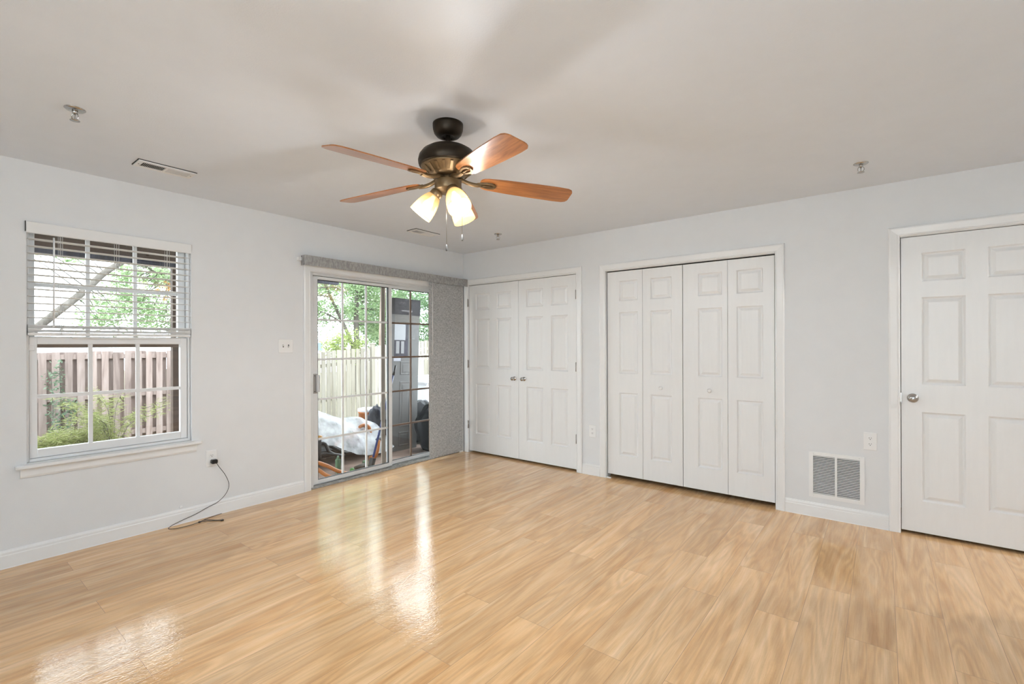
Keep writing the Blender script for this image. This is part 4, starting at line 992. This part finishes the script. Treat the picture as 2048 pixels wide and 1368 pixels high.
fern('fern_plant', (-4.5, -2.45, -0.45), 'tall feathery plant in front of the fence at mid window', 20, 1.15, 0.85, 17)
fern('fern_plant', (-4.7, -2.75, -0.45), 'low feathery plant between the other two ferny plants', 40, 0.60, 0.36, 9)

# distant building
hb_ = empty('distant_building', (-26, 13.2, -0.45), 'white building far off above the pale fence', 'building')
MB().box(-28, -25, 10.5, 14.6, -0.45, 1.75).build('wall', M['whitehouse'], hb_)
b = MB(); b.add([(-28.2,10.3,1.75),(-24.8,10.3,1.75),(-24.8,14.8,1.75),(-28.2,14.8,1.75),(-26.5,10.3,2.5),(-26.5,14.8,2.5)], [(0,1,4),(3,5,2),(1,2,5,4),(0,4,5,3),(0,3,2,1)]); b.build('roof', simple('pale_roof', (0.6,0.62,0.64), 0.8), hb_)
for y in (12.4, 13.6): MB().box(-25.01, -24.97, y-0.25, y+0.25, 1.0, 1.5).build('window', M['darkglass'], hb_)

# ------------------------------------------------------------------ things on the patio
PZ0 = -0.15
orange = simple('orange_plastic', (0.368, 0.120, 0.023), 0.4, vary=0.1); green = simple('dull_green_plastic', (0.060, 0.120, 0.060), 0.5, vary=0.2)
blue = simple('navy_paint', (0.03, 0.05, 0.16), 0.35, vary=0.2); white_pl = simple('white_plastic', (0.55, 0.56, 0.58), 0.35, vary=0.04)
def plastic_film():
    m, nt, bb = mat('clear_plastic_film'); out = nt.nodes['Material Output']
    bb.inputs['Base Color'].default_value = (0.46, 0.465, 0.48, 1); bb.inputs['Roughness'].default_value = 0.3
    tr = N(nt, 'ShaderNodeBsdfTransparent'); nz = N(nt, 'ShaderNodeTexNoise'); nz.inputs['Scale'].default_value = 7; nz.inputs['Detail'].default_value = 4
    tc = N(nt, 'ShaderNodeTexCoord'); L(nt, tc.outputs['Object'], nz.inputs['Vector'])
    mr = N(nt, 'ShaderNodeMapRange'); mr.inputs['From Min'].default_value = 0.35; mr.inputs['From Max'].default_value = 0.68; mr.inputs['To Min'].default_value = 0.88; mr.inputs['To Max'].default_value = 0.36
    L(nt, nz.outputs['Fac'], mr.inputs['Value'])
    mx = N(nt, 'ShaderNodeMixShader'); L(nt, mr.outputs[0], mx.inputs[0]); L(nt, tr.outputs[0], mx.inputs[1]); L(nt, bb.outputs[0], mx.inputs[2])
    bp = N(nt, 'ShaderNodeBump'); bp.inputs['Strength'].default_value = 0.22; bp.inputs['Distance'].default_value = 0.03; n2 = N(nt, 'ShaderNodeTexNoise'); n2.inputs['Scale'].default_value = 6; n2.inputs['Detail'].default_value = 3; n2.inputs['Distortion'].default_value = 1.5
    L(nt, tc.outputs['Object'], n2.inputs['Vector']); L(nt, n2.outputs['Fac'], bp.inputs['Height']); L(nt, bp.outputs['Normal'], bb.inputs['Normal'])
    L(nt, mx.outputs[0], out.inputs['Surface']); return m
M['film'] = plastic_film()
# the covered machine
gm = empty('garden_machine', (-1.5, -0.7, PZ0), 'black and orange garden machine under a clear plastic sheet', 'machine')
b = MB(); b.bbox(-1.85, -1.25, -1.45, -0.18, 0.0-0.06, 0.06, 0.03); b.bbox(-1.72, -1.36, -1.05, -0.55, 0.05, 0.16, 0.03); b.build('body', M['blackplastic'], gm)
for (x, y) in ((-1.24,-0.35),(-1.24,-1.30),(-1.86,-0.35),(-1.86,-1.30)):
    q = MB(); q.lathe([(0.03,-0.03),(0.10,-0.03),(0.115,-0.015),(0.115,0.015),(0.10,0.03),(0.03,0.03)], (x, y, PZ0+0.1155), (1,0,0), 24); q.build('wheel', M['blackplastic'], gm)
q = MB(); q.tube(spline([(-1.36,-0.66,0.06),(-1.36,-0.62,0.18),(-1.36,-0.52,0.25),(-1.34,-0.44,0.22),(-1.32,-0.42,0.10)],6), 0.024, 8); q.build('orange_handle', orange, gm)
q = MB(); q.tube(spline([(-1.30,-0.95,0.07),(-1.30,-0.75,0.13),(-1.32,-0.55,0.12)],6), 0.03, 8); q.build('orange_guard', orange, gm)
q = MB(); q.bbox(-1.34, -1.24, -0.78, -0.58, 0.0, 0.10, 0.02); q.build('red_tank', simple('dull_red_plastic', (0.193, 0.028, 0.046), 0.5), gm)
q = MB()
for p in (([(-1.15,-1.40,0.10),(-1.12,-1.22,0.16),(-1.10,-1.16,0.05),(-1.08,-1.05,-0.02)]), ([(-1.12,-1.36,0.02),(-1.10,-1.20,0.03),(-1.06,-0.98,-0.03)]), ([(-1.10,-1.28,-0.03),(-1.10,-1.28,0.24)]), ([(-1.2,-1.10,0.10),(-1.12,-0.95,0.0),(-1.15,-0.82,-0.02)])):
    q.tube(spline(p,5), 0.020, 8)
q.build('frame_bars', M['blackplastic'], gm)
q = MB(); q.lathe([(0.008,0),(0.028,0.005),(0.033,0.022),(0.025,0.042),(0.0,0.048)], (-1.10,-1.28,0.215), (0.2,0,1), 14); q.build('orange_knob', simple('amber_knob', (0.391, 0.193, 0.037), 0.4), gm)
q = MB(); q.bbox(-1.20, -1.08, -1.47, -1.36, -0.10, 0.16, 0.01); q.build('green_panel', green, gm)
q = MB(); q.bbox(-1.16, -1.10, -1.42, -1.30, -0.14, -0.02, 0.02); q.build('orange_bracket', orange, gm)
# sheet
nu, nv = 46, 26; m = MB(); rnd = random.Random(3)
def lerp_tab(t, tab):
    for (a, va), (c, vc) in zip(tab, tab[1:]):
        if t <= c: return va+(vc-va)*max(0, (t-a))/(c-a)
    return tab[-1][1]
for i in range(nu):
    y = -1.62 + (1.41)*i/(nu-1)
    zt = lerp_tab(y, [(-1.62,0.62),(-1.25,0.60),(-1.09,0.53),(-0.91,0.42),(-0.69,0.36),(-0.45,0.33),(-0.26,0.25),(-0.12,0.16)])
    zb = lerp_tab(y, [(-1.62,0.22),(-1.25,0.16),(-1.09,0.12),(-0.95,0.03),(-0.80,-0.06),(-0.62,-0.10),(-0.30,-0.10),(-0.22,-0.06),(-0.12,0.02)])
    for j in range(nv):
        s = j/(nv-1)
        if s < 0.42: x = -1.95+0.42*(s/0.42); z = -0.05+(zt+0.05)*math.sin(s/0.42*PI/2)
        else:
            q_ = (s-0.42)/0.58; x = -1.53+0.43*q_**0.8; z = zt+(zb-zt)*q_**1.3
        w = noise.noise(Vector((x*3, y*4, z*3)))*0.030 + noise.noise(Vector((y*9+3, s*4, 1)))*0.010
        m.v.append((x+w, y+w*0.5, z+w*0.7))
for i in range(nu-1):
    for j in range(nv-1): m.face((i*nv+j, (i+1)*nv+j, (i+1)*nv+j+1, i*nv+j+1), True)
sh = m.build('plastic_sheet', M['film']); tag(sh, 'crumpled clear plastic sheet draped over the garden machine on the patio', 'plastic sheet')
# orange hose
m = MB(); m.tube(spline([(-0.80,-1.70,-0.06),(-0.74,-1.56,0.045),(-0.70,-1.44,0.005),(-0.66,-1.32,-0.075),(-0.60,-1.20,-0.128)],7), 0.021, 10)
m.tube(spline([(-0.78,-1.66,-0.01),(-0.72,-1.55,-0.01),(-0.66,-1.46,-0.09),(-0.60,-1.38,-0.128),(-0.50,-1.25,-0.129),(-0.60,-1.20,-0.128)],7), 0.021, 10)
tag(m.build('orange_hose', orange), 'looped orange hose lying just outside the sliding door', 'hose')
m = MB(); m.tube(spline([(-1.08,-0.60,-0.127),(-1.0,-0.585,-0.10),(-0.98,-0.56,0.0),(-1.0,-0.53,0.10)],7), 0.026, 10)
tag(m.build('orange_pipe', orange), 'short bent orange pipe standing by the blue broom handle', 'pipe')
m = MB(); m.bbox(-0.84, -0.79, -1.245, -1.195, PZ0, 0.02, 0.01); m.lathe([(0.02,0),(0.012,0.012),(0.012,0.03)], (-0.815,-1.22,0.02), (0,0,1), 12)
tag(m.build('green_bottle', green), 'small green bottle on the patio beside the orange hose', 'bottle')
tag(MB().lathe([(0.0,0.0)]+[(0.028*math.sin(PI*i/10), 0.028-0.028*math.cos(PI*i/10)) for i in range(1,10)]+[(0.0,0.056)], (-0.72,-1.10,PZ0), (0,0,1), 18).build('green_ball', simple('bright_green_rubber', (0.046, 0.166, 0.028), 0.5)), 'little bright green ball on the patio', 'ball')
m = MB(); m.tube([(-0.78,-1.02,PZ0+0.026),(-0.82,-0.86,PZ0+0.032)], [0.020,0.024], 10); tag(m.build('wood_stick', M['bark']), 'short cut log lying on the patio beside the green ball', 'log')
m = MB(); m.bbox(-0.86, -0.80, -0.875, -0.82, PZ0, PZ0+0.075, 0.01); tag(m.build('green_tin', green), 'small dull green tin behind the cut log', 'tin')
# orange bucket
ob = empty('paint_bucket', (-2.3, 0.24, PZ0), 'orange bucket with a white rim behind the plastic sheet', 'bucket')
MB().lathe([(0.13,0.0),(0.155,0.41),(0.162,0.41),(0.162,0.43)], (-2.3,0.24,PZ0), (0,0,1), 28).build('pail', orange, ob)
MB().lathe([(0.164,0.43),(0.168,0.44),(0.168,0.47),(0.15,0.475),(0.15,0.47)], (-2.3,0.24,PZ0), (0,0,1), 28).build('lid', white_pl, ob)
# lumpy bags
def lump(name, c, r, m_, label, seed, amp=0.22, cat='bag'):
    b = MB(); nu_, nv_ = 40, 22; o = Vector((seed*3.1, seed*1.7, seed))
    for j in range(nv_+1):
        th = PI*j/nv_
        for i in range(nu_):
            ph = 2*PI*i/nu_
            d = Vector((math.sin(th)*math.cos(ph), math.sin(th)*math.sin(ph), math.cos(th)))
            k = 1+amp*noise.noise(d*1.6+o)+amp*0.45*noise.noise(Vector((d.x*6, d.y*6, d.z*2.5))+o)
            p = Vector((c[0]+r[0]*d.x*k, c[1]+r[1]*d.y*k, c[2]+r[2]*d.z*k)); p.z = max(p.z, PZ0+0.001)
            b.v.append(tuple(p))
    for j in range(nv_):
        for i in range(nu_): b.face((j*nu_+i, (j+1)*nu_+i, (j+1)*nu_+(i+1) % nu_, j*nu_+(i+1) % nu_), True)
    ob_ = b.build(name, m_); return tag(ob_, label, cat)
bagm = simple('glossy_black_bag', (0.006, 0.006, 0.007), 0.26, spec=0.06, bump=0.5, bscale=14)
greybag = simple('grey_black_fabric', (0.021, 0.022, 0.028), 0.45, spec=0.08, bump=0.4, bscale=18, vary=0.5, vscale=9)
lump('trash_bag', (-0.86, 0.33, 0.12), (0.26, 0.30, 0.36), bagm, 'shiny black trash bag beside the leaning package', 2, 0.2)
lump('trash_bag', (-1.45, 0.62, 0.10), (0.28, 0.32, 0.36), bagm, 'second black bag behind the first, mostly hidden by the blind', 5, 0.2)
lump('fabric_bag', (-1.95, 0.14, 0.10), (0.20, 0.15, 0.26), greybag, 'crumpled dark grey bag between the orange bucket and the broom', 7, 0.3)
# spade head (pointed grey board)
sp_ = empty('spade', (-1.70, 0.07, PZ0), 'pointed grey spade standing behind the plastic sheet', 'spade')
b = MB(); b.add([(-1.70,0.015,0.22),(-1.70,0.125,0.22),(-1.70,0.125,0.48),(-1.70,0.075,0.60),(-1.70,0.035,0.52),(-1.70,0.015,0.46)]+[(-1.688,0.015,0.22),(-1.688,0.125,0.22),(-1.688,0.125,0.48),(-1.688,0.075,0.60),(-1.688,0.035,0.52),(-1.688,0.015,0.46)],
                 [(0,1,2,3,4,5),(11,10,9,8,7,6)]+[(i,6+i,6+(i+1)%6,(i+1)%6) for i in range(6)]); b.build('blade', simple('grey_metal_blade', (0.166, 0.161, 0.156), 0.5, vary=0.1), sp_)
MB().tube([(-1.694,0.07,PZ0),(-1.694,0.07,0.24)], 0.018, 10).build('shaft', simple('tan_wood_shaft', (0.239, 0.152, 0.106), 0.6), sp_)
# broom
br_ = empty('broom', (-0.45, -1.02, PZ0), 'dark blue broom handle leaning diagonally outside the sliding door', 'broom')
p0, p1 = Vector((-0.62,-0.92,PZ0+0.03)), Vector((-0.62,-0.555,1.065))
b = MB(); b.tube([p0+(p1-p0)*0.10, p1-(p1-p0)*0.10], 0.0125, 10); b.build('handle', blue, br_)
b = MB(); b.tube([p1-(p1-p0)*0.10, p1], 0.0145, 10); b.build('grip', M['blackplastic'], br_)
b = MB(); b.obox(p0+(p1-p0)*0.05, (p1-p0), (1,0,0), (p1-p0).cross(Vector((1,0,0))), 0.055, 0.03, 0.02); b.build('broom_head', M['blackplastic'], br_)
# leaning packaged door
pk = empty('packaged_door', (-1.2, 0.04, PZ0), 'white panelled door slab in torn packaging leaning upright on the patio', 'door slab')
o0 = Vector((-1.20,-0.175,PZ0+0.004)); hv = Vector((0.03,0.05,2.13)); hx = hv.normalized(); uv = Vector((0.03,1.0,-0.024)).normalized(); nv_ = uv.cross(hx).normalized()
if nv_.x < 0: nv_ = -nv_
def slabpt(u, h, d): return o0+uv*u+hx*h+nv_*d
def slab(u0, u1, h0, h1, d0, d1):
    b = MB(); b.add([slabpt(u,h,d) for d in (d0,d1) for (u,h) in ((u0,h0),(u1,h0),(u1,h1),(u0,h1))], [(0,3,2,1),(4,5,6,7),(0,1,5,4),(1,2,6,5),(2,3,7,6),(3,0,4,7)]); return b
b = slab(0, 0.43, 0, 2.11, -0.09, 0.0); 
for (u0,u1,h0,h1) in ((0.11,0.30,0.33,0.96),(0.11,0.30,0.06,0.26),(0.11,0.30,1.05,1.24)):
    rings = [(0,0.001),(0.012,0.008),(0.026,0.002),(0.05,0.007)]
    vv = []
    for ins, dd in rings: vv += [slabpt(u0+ins,h0+ins,dd), slabpt(u1-ins,h0+ins,dd), slabpt(u1-ins,h1-ins,dd), slabpt(u0+ins,h1-ins,dd)]
    b.add(vv, [(k*4+q, k*4+(q+1) % 4, (k+1)*4+(q+1) % 4, (k+1)*4+q) for k in range(3) for q in range(4)]+[(12,13,14,15)])
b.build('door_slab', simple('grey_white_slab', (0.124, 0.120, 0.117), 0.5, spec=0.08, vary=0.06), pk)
cap = slab(-0.004, 0.436, 1.89, 2.115, -0.095, 0.006); cp = cap.build('carton_cap', simple('dark_brown_carton', (0.018, 0.015, 0.017), 0.55, spec=0.08, vary=0.1), pk)
q = MB()
for k, u in enumerate((0.115,0.142,0.168,0.196,0.224,0.250,0.276)): q.add(slab(u, u+0.018, 1.935, 1.955, 0.0062, 0.0068).v, [(0,3,2,1),(4,5,6,7),(0,1,5,4),(1,2,6,5),(2,3,7,6),(3,0,4,7)])
for u in (0.10, 0.15, 0.28, 0.34):
    pts = [slabpt(u+0.022*math.cos(a), 2.045+0.018*math.sin(a), 0.0066) for a in [i*PI/5 for i in range(-1, 7)]]; q.tube(pts, 0.0022, 5)
q.build('carton_marks', simple('pale_print', (0.138, 0.124, 0.124), 0.6), cp)
slab(0.0, 0.43, 1.775, 1.888, 0.001, 0.004).build('carton_band', simple('tan_grey_carton', (0.101, 0.092, 0.083), 0.6, spec=0.08), pk)
slab(0.0, 0.235, 1.31, 1.773, 0.001, 0.005).build('carton_sleeve', simple('slate_carton', (0.044, 0.041, 0.051), 0.5, spec=0.08, vary=0.25, vscale=14), pk)
def paper_mat():
    m, nt, b = mat('printed_instruction_sheet'); tc = N(nt, 'ShaderNodeTexCoord'); sp = N(nt, 'ShaderNodeSeparateXYZ'); L(nt, tc.outputs['Object'], sp.inputs[0])
    w = N(nt, 'ShaderNodeTexWave', bands_direction='Z'); w.inputs['Scale'].default_value = 22; L(nt, tc.outputs['Object'], w.inputs['Vector'])
    rp = N(nt, 'ShaderNodeValToRGB'); rp.color_ramp.elements[0].color = (0.18,0.18,0.20,1); rp.color_ramp.elements[1].color = (0.30,0.30,0.31,1); rp.color_ramp.elements[1].position = 0.5
    L(nt, w.outputs['Fac'], rp.inputs['Fac']); L(nt, rp.outputs['Color'], b.inputs['Base Color']); b.inputs['Roughness'].default_value = 0.6; return m
slab(0.0, 0.185, 1.535, 1.755, 0.0055, 0.007).build('instruction_sheet', paper_mat(), pk)
for (u0, u1) in ((0.03,0.085),(0.115,0.165)): slab(u0, u1, 1.35, 1.52, 0.0055, 0.0065).build('picture_strip', simple('pale_picture_strip', (0.184, 0.179, 0.184), 0.5), pk)
slab(0.0, 0.115, 1.245, 1.305, 0.001, 0.003).build('white_tag', simple('white_tag_paper', (0.304, 0.304, 0.340), 0.6), pk)
m = MB()
for i in range(15):
    for j in range(13):
        u = -0.012+0.46*i/14; h_ = 1.55+0.60*j/12; dd = 0.014 + 0.010*noise.noise(Vector((u*14, h_*9, 2.0)))
        if h_ > 2.1: dd -= 0.06*(h_-2.1)/0.05
        m.v.append(tuple(slabpt(u, h_, dd)))
for i in range(14):
    for j in range(12): m.face((i*13+j, (i+1)*13+j, (i+1)*13+j+1, i*13+j+1), True)
fm = simple('clear_wrap_base', (0.9,0.9,0.9), 0.2); 
wm, nt, bb = mat('clear_wrap'); out = nt.nodes['Material Output']; bb.inputs['Base Color'].default_value = (0.9,0.9,0.92,1); bb.inputs['Roughness'].default_value = 0.12
tr = N(nt,'ShaderNodeBsdfTransparent'); mx = N(nt,'ShaderNodeMixShader'); mx.inputs[0].default_value = 0.012; L(nt,tr.outputs[0],mx.inputs[1]); L(nt,bb.outputs[0],mx.inputs[2]); L(nt,mx.outputs[0],out.inputs['Surface'])
m.build('clear_wrap', wm, pk)
# white tub and sprayer
wt = empty('storage_tub', (-1.95, 1.12, PZ0), 'white plastic tub with a lid behind the black bags', 'tub')
MB().bbox(-2.20, -1.70, 0.90, 1.50, PZ0, 0.66, 0.03).build('tub', white_pl, wt); MB().bbox(-2.23, -1.67, 0.87, 1.53, 0.66, 0.80, 0.05).build('lid', white_pl, wt)
gs = empty('garden_sprayer', (-0.90, 0.36, 0.44), 'small yellow and black nozzle on top of the black bag', 'nozzle')
b = MB(); b.lathe([(0.02,-0.03),(0.045,0.0),(0.048,0.03),(0.03,0.06),(0.012,0.07)], (-0.90,0.36,0.47), (0,0.2,1), 18); b.build('yellow_body', simple('brass_yellow', (0.285, 0.184, 0.037), 0.35, vary=0.2), gs)
b = MB(); b.tube(spline([(-0.90,0.37,0.53),(-0.90,0.35,0.57),(-0.89,0.31,0.585)],5), 0.014, 8); b.tube(spline([(-0.87,0.39,0.46),(-0.86,0.43,0.50),(-0.86,0.46,0.44)],5), 0.011, 8); b.build('black_nozzle', M['blackplastic'], gs)
